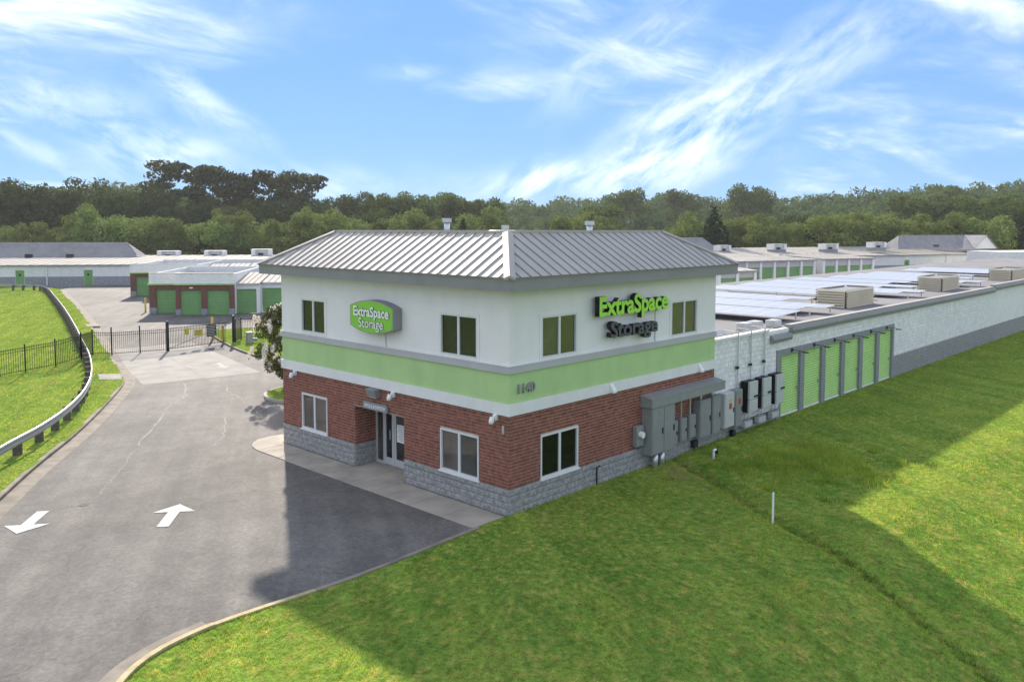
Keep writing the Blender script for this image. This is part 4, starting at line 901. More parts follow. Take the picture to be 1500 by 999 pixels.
# ================================================================== REAR BUILDINGS, left group (turned -39.5 deg)
AL = R(-39.5)
def part(name, mat, parent, *boxes):
    m = MB(); [m.box(*b) for b in boxes]; return m.obj(name, mat, parent)
green_cur = {}
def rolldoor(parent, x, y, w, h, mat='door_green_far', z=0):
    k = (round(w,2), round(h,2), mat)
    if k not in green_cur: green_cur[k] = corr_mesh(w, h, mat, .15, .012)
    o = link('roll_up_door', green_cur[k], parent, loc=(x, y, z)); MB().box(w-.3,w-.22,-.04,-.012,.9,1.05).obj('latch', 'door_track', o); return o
def standing_roof(parent, x0, x1, y0, z0, y1, z1, n, mat='far_metal_roof', name='roof_panel'):
    w = (x1-x0)/n
    for i in range(n):
        a, b = x0+i*w, x0+(i+1)*w; m = MB()
        m.add([(a,y0,z0),(b,y0,z0),(b,y1,z1),(a,y1,z1),(a,y0,z0-.06),(b,y0,z0-.06),(b,y1,z1-.06),(a,y1,z1-.06)], [(0,1,2,3),(4,5,1,0),(5,6,2,1),(7,4,0,3),(6,7,3,2)])
        m.add([(a-.02,y0,z0),(a+.02,y0,z0),(a+.02,y0,z0+.06),(a-.02,y0,z0+.06),(a-.02,y1,z1),(a+.02,y1,z1),(a+.02,y1,z1+.06),(a-.02,y1,z1+.06)], [(0,1,2,3),(3,2,6,7),(0,3,7,4),(1,5,6,2)])
        m.obj(name, mat, parent)
def left_block(loc, label):
    t = thing('storage_block', label, 'building', (loc[0],loc[1],0), AL)
    # central bay
    part('pier', 'brick_far', t, (0,.45,0,.5,.6,2.95)); part('pier', 'brick_far', t, (2.42,2.93,0,.5,.6,2.95)); part('pier', 'brick_far', t, (5.05,5.5,0,.5,.6,2.95))
    part('pier_base', 'block_grey', t, (-.02,.47,-.02,.5,0,.6)); part('pier_base', 'block_grey', t, (2.40,2.95,-.02,.5,0,.6)); part('pier_base', 'block_grey', t, (5.03,5.52,-.02,.5,0,.6))
    part('header', 'brick_far', t, (.45,2.42,.04,.5,2.42,2.95),(2.93,5.05,.04,.5,2.42,2.95)); rolldoor(t,.45,.2,1.97,2.42); rolldoor(t,2.93,.2,2.12,2.42)
    part('parapet', 'block_white', t, (0,5.5,.02,.3,3.1,4.08)); part('green_band', 'stucco_green', t, (-.1,5.55,-.1,.34,2.95,3.1)); part('coping', 'cap_metal', t, (-.03,5.53,-.02,.34,4.08,4.14))
    part('floodlight', 'white_plastic', t, (1.35,1.65,-.1,.04,2.62,2.74))
    # set-back bay on the left
    part('pier', 'brick_far', t, (-3.1,-2.45,2.1,2.6,.6,2.85)); part('pier_base', 'block_grey', t, (-3.12,-2.43,2.08,2.6,0,.6)); part('header', 'brick_far', t, (-2.45,0,2.14,2.6,2.4,2.85)); rolldoor(t,-2.45,2.3,2.45,2.4)
    part('parapet', 'block_white', t, (-3.1,0,2.12,2.4,3.0,4.0)); part('green_band', 'stucco_green', t, (-3.2,-.1,2.0,2.44,2.85,3.0)); part('coping', 'cap_metal', t, (-3.13,0,2.1,2.44,4.0,4.06))
    part('side_wall', 'block_white', t, (-3.09,-2.9,2.61,16,0,3.95)); part('side_wall', 'block_white', t, (5.3,5.49,.51,14,0,4.02))
    # right wing, stepping back
    for k, (x0, x1, y) in enumerate(((5.5,7.75,1.3),(7.75,10.3,2.6),(10.3,13,3.9),(13,15.6,5.2))):
        part('pilaster', 'white_trim', t, (x1-.32,x1,y-.02,y+.4,0,2.9)); part('header', 'white_trim', t, (x0,x1-.32,y+.02,y+.3,2.42,2.85)); rolldoor(t,x0+.02,y+.14,x1-x0-.36,2.42)
        part('gutter', 'grey_trim', t, (x0-.05,x1+.05,y-.16,y+.02,2.85,3.0)); part('return_wall', 'white_trim', t, (x1-.1,x1,y+.41,y+1.4,0,2.8)); standing_roof(t, x0, x1, y-.05, 3.02, y+7, 3.75, 4)
    part('roof', 'membrane', t, (-2.9,5.3,2.6,16,3.3,3.42)); part('rear_parapet', 'block_white', t, (-3.08,12,16,16.2,0,4.05))
    return t
b1 = left_block((18.49,62.89), 'brick-piered storage block with three green doors just behind the gate')
b2 = copy_tree(b1); o_ = Vector((18.49,62.89,0))+Matrix.Rotation(AL,3,'Z') @ Vector((-8.95,22.3,0)); b2.location = o_
b2['label'] = 'second brick-piered storage block, farther back and mostly hidden by the first'
# far long building A
def far_building(loc, rz, xl, xr, doors, label, eave=3.0, ridge=3.75, run=22, wains=1.28, downs=(), mans=()):
    t = thing('storage_building', label, 'building', (loc[0],loc[1],0), rz)
    holes = [(d,d+1.15,-.1,2.2) for d in doors]
    holed(xl, xr, wains, eave, holes, lambda a, z, d: (a, d, z), .2).obj('white_wall', 'block_white', t); holed(xl, xr, -.5, wains, holes, lambda a, z, d: (a, d-.02, z), .2).obj('grey_wall', 'block_grey', t)
    for d in doors:
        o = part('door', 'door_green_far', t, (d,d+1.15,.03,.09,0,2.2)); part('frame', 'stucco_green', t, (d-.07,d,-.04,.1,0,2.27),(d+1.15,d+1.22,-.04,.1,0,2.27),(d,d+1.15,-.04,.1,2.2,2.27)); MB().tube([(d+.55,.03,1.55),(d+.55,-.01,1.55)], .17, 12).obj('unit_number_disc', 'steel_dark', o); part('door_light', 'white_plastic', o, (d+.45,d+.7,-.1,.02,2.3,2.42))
    standing_roof(t, xl, xr, -.3, eave+.06, run, ridge, max(8, int((xr-xl)/1.6))); part('gutter', 'fascia_grey', t, (xl,xr,-.34,-.3,eave-.1,eave+.06)); part('end_wall', 'block_white', t, (xl,xl+.2,.2,run,-.5,eave),(xr-.2,xr,.2,run,-.5,eave))
    for d in downs: part('downspout', 'white_trim', t, (d,d+.14,-.16,-.03,0,eave-.1))
    return t
fa = far_building((24.72,118.54), AL, -22, 34, (-4.9,4.75,15), 'long white storage building with grey base and single green doors at the back', downs=(-.6,11.8,22))
fa_l = Matrix.Rotation(AL,3,'Z')
def mansard(parent, x0, x1, y, z0, z1, d, gable=False):
    """shingled mansard screen: hipped prism ridge along x, courses as strips"""
    n = 8; dz = (z1-z0)/n
    for i in range(n):
        a, b = i/n, (i+1)/n; m = MB(); i0, i1 = a*d, b*d; za, zb = z0+i*dz, z0+(i+1)*dz; lip = .14
        xa0, xa1, xb0, xb1 = x0+i0, x1-i0, x0+i1, x1-i1
        m.add([(xa0,y+i0-lip,za),(xa1,y+i0-lip,za),(xb1,y+i1,zb),(xb0,y+i1,zb),(xa0-lip,y+i0,za),(xa0-lip,y+2*d-i0,za),(xb0,y+2*d-i1,zb),(xa1+lip,y+i0,za),(xa1+lip,y+2*d-i0,za),(xb1,y+2*d-i1,zb)],
              [(0,1,2,3),(5,4,3,6),(7,8,9,2)]); m.obj('shingle_course', 'shingle', parent)
    m = MB(); m.box(x0+d-.1,x1-d+.1,y+d-.12,y+d+.12,z1-.02,z1+.06); m.obj('ridge_cap', 'cap_metal', parent)
mansard(fa, -22, 7.6, 16, 3.4, 6.0, 2.6)
part('louvre', 'steel_dark', fa, (-4.0,-2.9,15.9,16.3,3.6,4.2)); part('louvre', 'steel_dark', fa, (-10.5,-9.4,15.9,16.3,3.6,4.2))
def ac_unit(p, rz, w, label, group):
    t = thing('rooftop_unit', label, 'air conditioner', p, rz, group); MB().bbox(0,w*.2,0,1.6,0,1.05,.02).obj('end_panel', 'white_trim', t); MB().bbox(w*.84,w,0,1.6,0,1.05,.02).obj('end_panel', 'white_trim', t)
    part('coil', 'grey_trim', t, (w*.2,w*.84,.12,1.5,.02,1.0)); part('access_panel', 'steel_light', t, (w*.42,w*.7,.08,.12,.5,.95)); part('fan_grille', 'steel_dark', t, (w*.34,w*.6,.05,.12,.05,.45)); part('top', 'white_trim', t, (-.02,w+.02,-.02,1.62,1.05,1.1)); part('curb', 'steel_grey', t, (.1,w-.1,.1,1.5,-.7,.0))
for i, (px, py, wpx) in enumerate(((148,377,32),(230,377,31),(299,376.5,30),(368,374.5,28.5))):
    p = at_depth(px, py, 146); ac_unit(p, AL, wpx*146/F_PX, 'boxy rooftop air conditioner on the left rear roof, %s from the left' % ('first','second','third','fourth')[i], 'rooftop units on the left rear roof')

# ================================================================== REAR BUILDINGS, right group
AR = R(-19)
def door_row(loc, rz, n, label, pitch=2.75, eave=3.6, dtop=2.65, depth=9, steps=None):
    t = thing('storage_row', label, 'building', (loc[0],loc[1],0), rz)
    for i in range(n):
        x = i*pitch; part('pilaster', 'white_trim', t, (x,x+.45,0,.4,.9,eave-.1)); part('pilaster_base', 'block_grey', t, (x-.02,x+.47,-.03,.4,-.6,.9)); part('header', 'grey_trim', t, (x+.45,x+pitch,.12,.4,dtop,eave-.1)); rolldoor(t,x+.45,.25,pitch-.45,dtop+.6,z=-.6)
    part('pilaster', 'white_trim', t, (n*pitch,n*pitch+.45,0,.4,-.6,eave-.1)); part('gutter', 'fascia_grey', t, (-.2,n*pitch+.6,-.2,.0,eave-.1,eave+.08))
    standing_roof(t, -.2, n*pitch+.6, -.05, eave+.1, depth, eave+.45, n*2, 'membrane_white'); part('end_wall', 'white_trim', t, (0,.2,.41,depth,-.6,eave),(n*pitch+.25,n*pitch+.44,.41,depth,-.6,eave)); return t
p = at_depth(1050,385,119); door_row((p.x,p.y), AR, 7, 'white storage row with green doors beyond the solar panels, nearer the office')
p = at_depth(1206,380.5,128); door_row((p.x,p.y), AR, 4, 'white storage row with green doors, right of the step in its roof', eave=3.68)
p = at_depth(1052,400,101); door_row((p.x,p.y), AR, 2, 'small storage row peeking out beside the office roof corner', pitch=2.9, eave=3.15, dtop=2.35, depth=6)
AR3 = R(-27); p = at_depth(1060,380,150)
r3 = far_building((p.x,p.y), AR3, -40, 72, (29.5,41.5), 'long white storage building with pale metal roof and shingled roof screens at the right rear', eave=3.2, ridge=4.5, run=17, wains=1.25, downs=(33.5,52,))
q = Matrix.Rotation(-AR3,3,'Z') @ (at_depth(1308,360,168)-p); mansard(r3, q.x, q.x+23.5, q.y-1.5, 4.3, 7.0, 2.6)
gx, gy = q.x+16.8, q.y-4.2       # gable pediment at the right end
m = MB(); m.add([(gx,gy,4.3),(gx+6.4,gy,4.3),(gx+3.2,gy,7.0),(gx,gy+5,4.3),(gx+6.4,gy+5,4.3),(gx+3.2,gy+5,7.0)], [(0,1,2),(3,5,4)]); m.obj('gable', 'white_trim', r3)
for s in (0, 1):
    for k in range(8):
        a, b = k/8, (k+1)/8; f_ = lambda tt, yy: ((gx-.25+3.45*tt) if s == 0 else (gx+6.65-3.45*tt), yy, 4.1+2.95*tt+.05)
        m = MB(); m.add([f_(a,gy-.3),f_(b+.02,gy-.3),f_(b+.02,gy+5),f_(a,gy+5)]+[tuple(Vector(f_(a,gy-.3))-Vector((0,0,.08))),tuple(Vector(f_(b,gy-.3))-Vector((0,0,.08)))], [(0,1,2,3),(0,4,5,1)]); m.obj('shingle_course', 'shingle', r3)
part('louvre', 'steel_dark', r3, (q.x+9.6,q.x+10.8,q.y-1.2,q.y-.6,4.5,5.1))
q2 = Matrix.Rotation(-AR3,3,'Z') @ (at_depth(985,365,160)-p); mansard(r3, q2.x-14, q2.x+10.5, q2.y, 4.2, 6.6, 2.4)
for i, (px, py, wpx) in enumerate(((1052,368,22),(1130,366,27),(1206,365.5,28),(1277,363,28))):
    pp = at_depth(px, py, 160+i*2); ac_unit(pp, AR3+R(0), wpx*162/F_PX, 'boxy rooftop air conditioner on the right rear roof, %s from the office' % ('first','second','third','fourth')[i], 'rooftop units on the right rear roof')
p = at_depth(1478,374,150); o = MB().box(0,30,0,9,0,4.2).obj('storage_annex', 'block_white'); o.location = (p.x,p.y,0); o.rotation_euler = (0,0,AR3); tag(o, 'plain low white building at the far right edge behind the flat roof', 'building')

# ================================================================== GUARDRAIL, FENCES, GATE
gr = thing('guardrail', 'long curving galvanised guardrail on dark timber posts along the verge', 'guardrail')
zr = lambda p: (verge_z(p[0], p[1]) if p[1] < 104 else .05)
path = [(p[0],p[1],.10) for p in RAIL]
wb = [(0,.42),(-.05,.47),(-.05,.53),(0,.57),(0,.60),(-.05,.64),(-.05,.70),(0,.75),(.012,.745),(-.035,.695),(-.035,.645),(.012,.60),(.012,.57),(-.035,.53),(-.035,.475),(.012,.425)]
MB().sweep(path, wb, True).obj('beam', 'rail_galvanised', gr, True)
d_ = 0; last = None
for i in range(1, len(RAIL)):
    a, b = Vector(RAIL[i-1]), Vector(RAIL[i]); seg = (b-a).length
    while d_ <= seg:
        q = a+(b-a)*(d_/seg); dr = (b-a).normalized(); ang = math.atan2(dr.y, dr.x)
        if q.y < 112:
            o = MB().bbox(-.09,.09,.03,.32,-1.2,.70,.012).obj('post', 'timber_dark', gr); o.location = (q.x,q.y,.02); o.rotation_euler = (0,0,ang)
        d_ += 1.9
    d_ -= seg
pick = MB().box(-.011,.011,-.011,.011,0,1.0).mesh('picket'); pick.materials.append(MATS['fence_black'])
def fence(pts, label, name='picket_fence', h=1.55, ph=1.72, post=True, gap=.118, cat='fence', postr=.035):
    """pts: list of (x,y,z) posts"""
    t = thing(name, label, cat, pts[0]); O = Vector(pts[0])
    for k, (a, b) in enumerate(zip(pts, pts[1:])):
        a, b = Vector(a)-O, Vector(b)-O; L_ = math.hypot(b.x-a.x, b.y-a.y); ang = math.atan2(b.y-a.y, b.x-a.x)
        for zz in (.12, h-.22, h-.06): MB().tube([a+Vector((0,0,zz)), b+Vector((0,0,zz))], .016, 4).obj('rail', 'fence_black', t)
        n = int(L_/gap)
        for i in range(1, n):
            q = a+(b-a)*(i/n); o = link('picket', pick, t, loc=q+Vector((0,0,.04))); o.scale = (1,1,h-.0); o.rotation_euler = (0,0,ang)
    if post:
        for p in pts:
            q = Vector(p)-O; MB().box(-postr,postr,-postr,postr,-.3,ph).obj('post', 'fence_black', t).location = q
    return t
def D3(px, py, D):
    p = at_depth(px, py, D); return (p.x, p.y, verge_z(p.x, p.y) if p.x < kerb_x(p.y) else .0)
fl_pts = [D3(-75,585,49.3), D3(-38,572,49.6), D3(0,561,50.2), D3(37.7,549,50.8), D3(81.6,535,51.6), D3(119,520,53.2)]
fence(fl_pts, 'black picket fence running down the grassy bank beyond the guardrail')
fence([fl_pts[-1], (3.1,41.3,.08), (4.2,41.0,.0)], 'short black picket fence between guardrail and gate')
fence([(4.2,41.0,-.02),(5.91,40.6,-.02),(7.62,40.2,-.02)], 'fixed black picket panel beside the drive gate', ph=1.9)
gate = fence([(7.75,40.2,.02),(12.4,40.9,.02)], 'black sliding picket gate hung with yellow and dark signs', name='drive_gate', post=False, cat='gate')
for k, (a, w, z0, z1, mat) in enumerate(((1.15,.42,.95,1.42,'sign_yellow'),(1.95,.72,.78,1.25,'sign_yellow'),(2.95,.82,.62,1.52,'steel_dark'))):
    o = MB().box(0,w,-.03,-.018,z0,z1).obj('sign_panel', mat, gate); dv = Vector((4.65,.7)).normalized(); o.location = (dv.x*a, dv.y*a, 0); o.rotation_euler = (0,0,math.atan2(.7,4.65))
    m = MB()
    for j in range(4 if k < 2 else 7): m.box(.06,w-.06-.05*(j % 3),-.034,-.031,z1-.1-j*(z1-z0-.1)/(4 if k < 2 else 7)-.03,z1-.1-j*(z1-z0-.1)/(4 if k < 2 else 7))
    m.obj('printed_lines', 'steel_dark' if k < 2 else 'grey_trim', o)
MB().tube([(0,0,.14),(4.65,.7,1.3)], .016, 5).obj('brace', 'fence_black', gate)
for (x, y, h, lb) in ((7.62,40.15,2.0,'thick dark gate post at the edge of the concrete apron'),(12.68,40.45,2.0,'thick dark gate post on the grass island side')):
    t = thing('gate_post', lb, 'gate post', (x,y,0)); MB().tube([(0,0,-.3),(0,0,h)], .11, 12).obj('post', 'fence_black', t, True); MB().tube([(0,0,h),(0,0,h+.06)], [.125,.06], 12).obj('cap', 'fence_black', t)
fence([(12.9,40.6,.08),(13.9,41.6,.08),(16.3,40.6,.08),(18.7,39.6,.08),(21.1,38.6,.08),(23.5,37.6,.08)], 'black picket fence across the grass island right of the gate')
def bollard(x, y, h, label, r=.09):
    t = thing('bollard', label, 'bollard', (x,y,-.03), 0, 'yellow bollards'); MB().tube([(0,0,-.3),(0,0,h-.04),(0,0,h)], [r,r,r*.6], 14).obj('post', 'bollard_yellow', t, True)
    MB().tube([(0,0,-.02),(0,0,.05)], r*1.5, 14).obj('collar', 'concrete', t)
bollard(12.55,43.5,1.75,'tall yellow bollard behind the gate at the kerb end'); bollard(12.3,41.3,1.3,'shorter yellow bollard just inside the gate by the thick post'); bollard(17.75,68.2,1.5,'yellow bollard at the corner of the brick-piered block'); bollard(26.9,93.5,1.5,'yellow bollard by the second, farther brick-piered block')
t = thing('gate_operator', 'dark grey gate motor box with pale lid on the grass island', 'gate motor', (12.95,38.9,.08), R(-10)); MB().bbox(0,.42,0,.42,0,.72,.03).obj('body', 'steel_grey', t); MB().bbox(-.02,.44,-.02,.44,.72,.84,.03).obj('lid', 'cap_metal', t); MB().tube([(.42,.2,.25),(.75,.2,.25)], .12, 10).obj('motor', 'steel_grey', t)

# lawn bits
t = thing('marker_stake', 'white marker stake standing upright in the lawn', 'stake', (4.99,-5.79,lawn_z(4.99,-5.79)-.05)); MB().bbox(-.035,.035,-.02,.02,0,.97,.006).obj('stake', 'white_plastic', t)
t = thing('cleanout_pipe', 'small white bent pipe sticking out of the grass by the wall', 'pipe', (9.5,-1.25,lawn_z(9.5,-1.25)-.05)); MB().tube([(0,0,0),(0,0,.3),(.06,.02,.36),(.28,.06,.36)], .045, 10).obj('pipe', 'white_plastic', t, True); MB().tube([(.25,.05,.36),(.3,.06,.36),(.32,.06,.2)], .06, 10).obj('fitting', 'steel_dark', t, True)
# culvert end in the basin
t = thing('culvert', 'dark culvert pipe mouth in the grassy basin', 'culvert', (19.2,112,-1.3), R(-140)); ring = MB(); ring.sweep([(0,0),(1.6,0)], [(math.cos(k/14*6.283)*.45,.5+math.sin(k/14*6.283)*.45) for k in range(14)]+[(math.cos(k/14*6.283)*.38,.5+math.sin(k/14*6.283)*.38) for k in range(14)][::-1]); ring.obj('pipe', 'concrete_grey', t); MB().box(.3,.5,-1.2,1.2,0,1.1).obj('headwall', 'interior_dark', t)

# ================================================================== GRASS BLADES (stuff)
def blades(name, xy, zf, hgt, wid, mat, seed, lean=.5):
    r = np.random.default_rng(seed); n = len(xy); z = np.array([zf(x, y) for x, y in xy])
    a = r.uniform(0, 2*np.pi, n); h = hgt*r.uniform(.55, 1.25, n); w = wid*r.uniform(.6, 1.3, n); la = r.uniform(0, 2*np.pi, n); ll = h*lean*r.uniform(.1, 1, n)
    v = np.empty((n, 3, 3), np.float32); cx, cy = np.cos(a)*w/2, np.sin(a)*w/2
    v[:,0] = np.stack([xy[:,0]-cx, xy[:,1]-cy, z-.01], 1); v[:,1] = np.stack([xy[:,0]+cx, xy[:,1]+cy, z-.01], 1); v[:,2] = np.stack([xy[:,0]+np.cos(la)*ll, xy[:,1]+np.sin(la)*ll, z+h], 1)
    me = bpy.data.meshes.new(name); me.vertices.add(n*3); me.vertices.foreach_set('co', v.ravel()); me.loops.add(n*3); me.loops.foreach_set('vertex_index', np.arange(n*3, dtype=np.int32))
    me.polygons.add(n); me.polygons.foreach_set('loop_start', np.arange(0, n*3, 3, dtype=np.int32)); me.update(calc_edges=True); me.materials.append(MATS[mat])
    return link(name, me, None, 'stuff')
rg = np.random.default_rng(3); cam2 = np.array([CAM.x, CAM.y])
def visible(P, x0, x1, y0, y1):
    d = P-cam2; dep_ = d@np.array([fwd.x, fwd.y]); lat = d@np.array([rgt.x, rgt.y]); px = 750+F_PX*lat/np.maximum(dep_, .1)
    return (dep_ > 3) & (px > -80) & (px < 1580)
N0 = 900000
P = np.stack([rg.uniform(-13, 60, N0), rg.uniform(-17, 0, N0)], 1); dist = np.hypot(P[:,0]-CAM.x, P[:,1]-CAM.y)
keep = visible(P, 0, 0, 0, 0) & (rg.uniform(0, 1, N0) < np.minimum(1, (17/dist)**1.6))
ky = np.interp(P[:,0], [p[0] for p in LAWN_KERB]+[0, .01], [p[1] for p in LAWN_KERB]+[.0, .05]); keep &= P[:,1] < np.where(P[:,0] < 0, ky-.12, -.03)
P = P[keep]; dist = dist[keep]
weed = np.exp(-((P[:,0]-11.2)/2.6)**2-((P[:,1]+3.8)/2.3)**2)*np.clip(.55+.6*np.sin(P[:,0]*2.3+P[:,1])*np.sin(P[:,1]*2.9), .1, 1.2)
grow = np.array([groove(x, y) < .35 for x, y in P])
clump = np.clip(.5+.5*np.sin(P[:,0]*5.1+2*np.sin(P[:,1]*3.3))*np.sin(P[:,1]*4.7+1.5*np.sin(P[:,0]*2.9))+.35*np.sin(P[:,0]*.9+1.1)*np.sin(P[:,1]*1.3), 0, 1.3)
hh = .036*(.6+1.1*clump)*(1+.25*np.sin(P[:,0]*1.7)*np.sin(P[:,1]*2.1))*(1+4.5*weed)*np.where(grow, 1.35, 1)*np.where(np.abs(P[:,1]) < .25, 1.5, 1)
go = blades('lawn_grass', P, lawn_z, hh, .011*dist/15*1.0, 'grass_blade', 5); go['label'] = 'short mown grass of the front lawn'; go['category'] = 'grass'
rt_ = np.random.default_rng(21); TX = []
for _ in range(110):
    cx_, cy_ = 11.2+rt_.normal()*1.7, -4.0+rt_.normal()*1.35
    if cy_ > -.7: continue
    n_ = rt_.integers(30, 110); TX.append(np.stack([cx_+rt_.normal(size=n_)*.16, cy_+rt_.normal(size=n_)*.16], 1))
for (a_, b_), (c_, d2) in zip(GROOVE, GROOVE[1:]):
    t_ = rt_.uniform(0, 1, 900); TX.append(np.stack([a_+(c_-a_)*t_+rt_.normal(size=900)*.10, b_+(d2-b_)*t_+rt_.normal(size=900)*.10], 1))
TX = np.concatenate(TX); TX = TX[TX[:,1] < -.1]
inpatch = np.hypot((TX[:,0]-11.2)/3.9, (TX[:,1]+4)/3.4) < 1
go = blades('seam_shade_grass', TX[~inpatch], lawn_z, np.full((~inpatch).sum(), .11), np.full((~inpatch).sum(), .016), 'seam_shade_blade', 8, .8); go['label'] = 'shade of the step along the lawn seam, painted as darker grass blades'; go['category'] = 'grass'
go = blades('tall_weeds', TX[inpatch], lawn_z, np.full(inpatch.sum(), .24), np.full(inpatch.sum(), .022), 'weed_blade', 9, .8); go['label'] = 'rough tufts of longer grass left unmown by the wall'; go['category'] = 'grass'
N1 = 260000
Q = np.stack([rg.uniform(-24, 24, N1), rg.uniform(6, 108, N1)], 1); dq = np.hypot(Q[:,0]-CAM.x, Q[:,1]-CAM.y)
kx = np.interp(Q[:,1], [p[1] for p in VERGE_KERB], [p[0] for p in VERGE_KERB]); keep = visible(Q, 0, 0, 0, 0) & (Q[:,0] < kx-.14) & (rg.uniform(0, 1, N1) < np.minimum(1, (34/dq)**1.5)); Q = Q[keep]; dq = dq[keep]
go = blades('verge_grass', Q, verge_z, np.full(len(Q), .07), .015*dq/20, 'grass_blade', 6); go['label'] = 'grass of the verge and bank beside the guardrail'; go['category'] = 'grass'

# ================================================================== TREES
def crown_mesh(name, blobs, n, size, seed, mat, flat=1.0):
    """leaf-clump faces scattered over and through a set of ellipsoids (cx,cy,cz,rx,ry,rz)"""
    r = np.random.default_rng(seed); vol = np.array([b[3]*b[4]+b[4]*b[5]+b[3]*b[5] for b in blobs]); idx = r.choice(len(blobs), n, p=vol/vol.sum()); B = np.array(blobs)[idx]
    d = r.normal(size=(n, 3)); d /= np.linalg.norm(d, axis=1)[:,None]; rad = 1-.42*r.uniform(0, 1, n)**2.2; c = B[:,:3]+d*rad[:,None]*B[:,3:6]
    c += r.normal(size=(n,3))*size*.35
    nrm = d+r.normal(size=(n,3))*.75; nrm /= np.linalg.norm(nrm, axis=1)[:,None]
    t = np.cross(nrm, r.normal(size=(n,3))); t /= np.linalg.norm(t, axis=1)[:,None]; b = np.cross(nrm, t); s = size*r.uniform(.5, 1.25, n)[:,None]
    v = np.empty((n,4,3), np.float32); v[:,0] = c-t*s; v[:,1] = c-b*s*.55*flat+nrm*s*.12; v[:,2] = c+t*s; v[:,3] = c+b*s*.55*flat-nrm*s*.1
    me = bpy.data.meshes.new(name); me.vertices.add(n*4); me.vertices.foreach_set('co', v.ravel()); me.loops.add(n*4); me.loops.foreach_set('vertex_index', np.arange(n*4, dtype=np.int32)); me.polygons.add(n); me.polygons.foreach_set('loop_start', np.arange(0, n*4, 4, dtype=np.int32)); me.update(calc_edges=True)
    if mat: me.materials.append(MATS[mat])
    return me
def round_blobs(seed, w=.42, low=.22, n=16):
    r = random.Random(seed); out = [(0,0,.62,w*.62,w*.62,.24)]
    for i in range(n):
        a = r.uniform(0, 6.283); z = r.uniform(low, .90); rr = w*math.sqrt(max(.05, 1-((z-.52)/.5)**2))*r.uniform(.45, .8); s = r.uniform(.10, .17)
        out.append((math.cos(a)*rr, math.sin(a)*rr, z, s*1.15, s*1.15, s*.85))
    return out
def pine_blobs(seed):
    r = random.Random(seed); out = []
    for i in range(17):
        a = r.uniform(0, 6.283); z = r.uniform(.50, .97); rr = .20*r.uniform(.15, 1)*(1.25-z*.6); s = r.uniform(.05, .085); out.append((math.cos(a)*rr, math.sin(a)*rr, z, s*1.5, s*1.5, s*.62))
    for i in range(9):
        a = r.uniform(0, 6.283); z = r.uniform(.25, .58); q = r.uniform(.06, .17); out.append((math.cos(a)*q, math.sin(a)*q, z, .075, .075, .035))
    return out
def cone_blobs(seed):
    r = random.Random(seed); out = []
    for i in range(26):
        z = .06+.9*i/26; rr = .27*(1-z)+.015; a = i*2.4; out.append((math.cos(a)*rr*.55, math.sin(a)*rr*.55, z, rr*.75, rr*.75, .06))
    return out
def trunk_mesh(seed, blobs, r0=.022, top=.62):
    r = random.Random(seed); m = MB(); m.tube([(0,0,-.03),(r.uniform(-.01,.01),r.uniform(-.01,.01),.25),(r.uniform(-.02,.02),r.uniform(-.02,.02),top)], [r0,r0*.75,r0*.3], 7)
    for b in blobs[1:8]:
        z = max(.15, min(top*.9, b[2]*.6)); m.tube([(0,0,z),(b[0]*.6,b[1]*.6,z+(b[2]-z)*.6),(b[0],b[1],b[2])], [r0*.45,r0*.3,r0*.1], 5)
    me = m.mesh('trunk'); me.materials.append(MATS['bark']); return me
KINDS = {}
def kind(key, blobs, n, size, mat, r0=.022, top=.62):
    KINDS.setdefault(key, []).append((crown_mesh('crown', blobs, n, size, len(KINDS)*17+n % 97+len(KINDS.get(key, [])), mat), trunk_mesh(n, blobs, r0, top)))
for s in range(4): kind('mid', round_blobs(s, .42), 5200, .025, 'leaf_mid')
for s in range(4): kind('light', round_blobs(10+s, .52, .12, 18), 5200, .025, 'leaf_light')
for s in range(4): kind('dark', round_blobs(20+s, .46, .15, 18), 5200, .025, 'leaf_dark')
for s in range(4): kind('pine', pine_blobs(30+s), 2600, .022, 'leaf_pine', .014, .9)
for s in range(2): kind('cone', cone_blobs(40+s), 3200, .026, 'leaf_conifer', .016, .85)
NAMES = {'mid':'broadleaf_tree','light':'broadleaf_tree','dark':'broadleaf_tree','pine':'pine_tree','cone':'conifer_tree'}
def tree(key, px, ytop, D, label, wide=1.0, group=None, base=0.0):
    p = at_depth(px, ytop, D); h = p.z-base; cr, tr = rnd.choice(KINDS[key])
    t = thing(NAMES[key], label, 'tree', (p.x,p.y,base), rnd.uniform(0,6.283), group)
    for nm, me in (('crown', cr), ('trunk', tr)):
        o = link(nm, me, t); o.scale = (h*wide*(1 if nm == 'crown' else 1), h*wide, h)
    return t
def row(key, items, D, group, fmt, wide=1.0, jit=8):
    for i, it in enumerate(sorted(items)):
        px, yt = it[:2]; w = it[2] if len(it) > 2 else wide
        tree(key, px, yt, D+rnd.uniform(-jit, jit), fmt+(', %s from the left' % ORD[i] if len(items) > 1 else ''), w, group)
row('dark', [(-35,268,.95),(25,262,1.0),(66,262,1.05),(125,259,.8),(168,262,.8),(205,266,.75)], 205, 'dark broadleaf trees at the left end', 'large dark broadleaf tree in the left end of the tree line')
for i, (px, yt, w) in enumerate(((247,237,1.15),(288,246,1.0),(308,243,1.0),(338,248,1.0),(372,249,1.0),(398,250,1.0),(425,252,1.0),(455,256,1.0))):
    tree('pine', px, yt, 225+rnd.uniform(-5,8), 'tall dark pine standing above the left tree line, %s pine from the left' % ('first','second','third','fourth','fifth','sixth','seventh','eighth')[i], w, 'tall pines above the left tree line')
row('dark', [(225,292),(262,290,.9),(300,296,.9),(345,290,.9),(385,294,.9),(430,292,.9),(462,296,.8),(180,300)], 215, 'understorey trees beneath the pines', 'dark understorey tree beneath the tall pines')
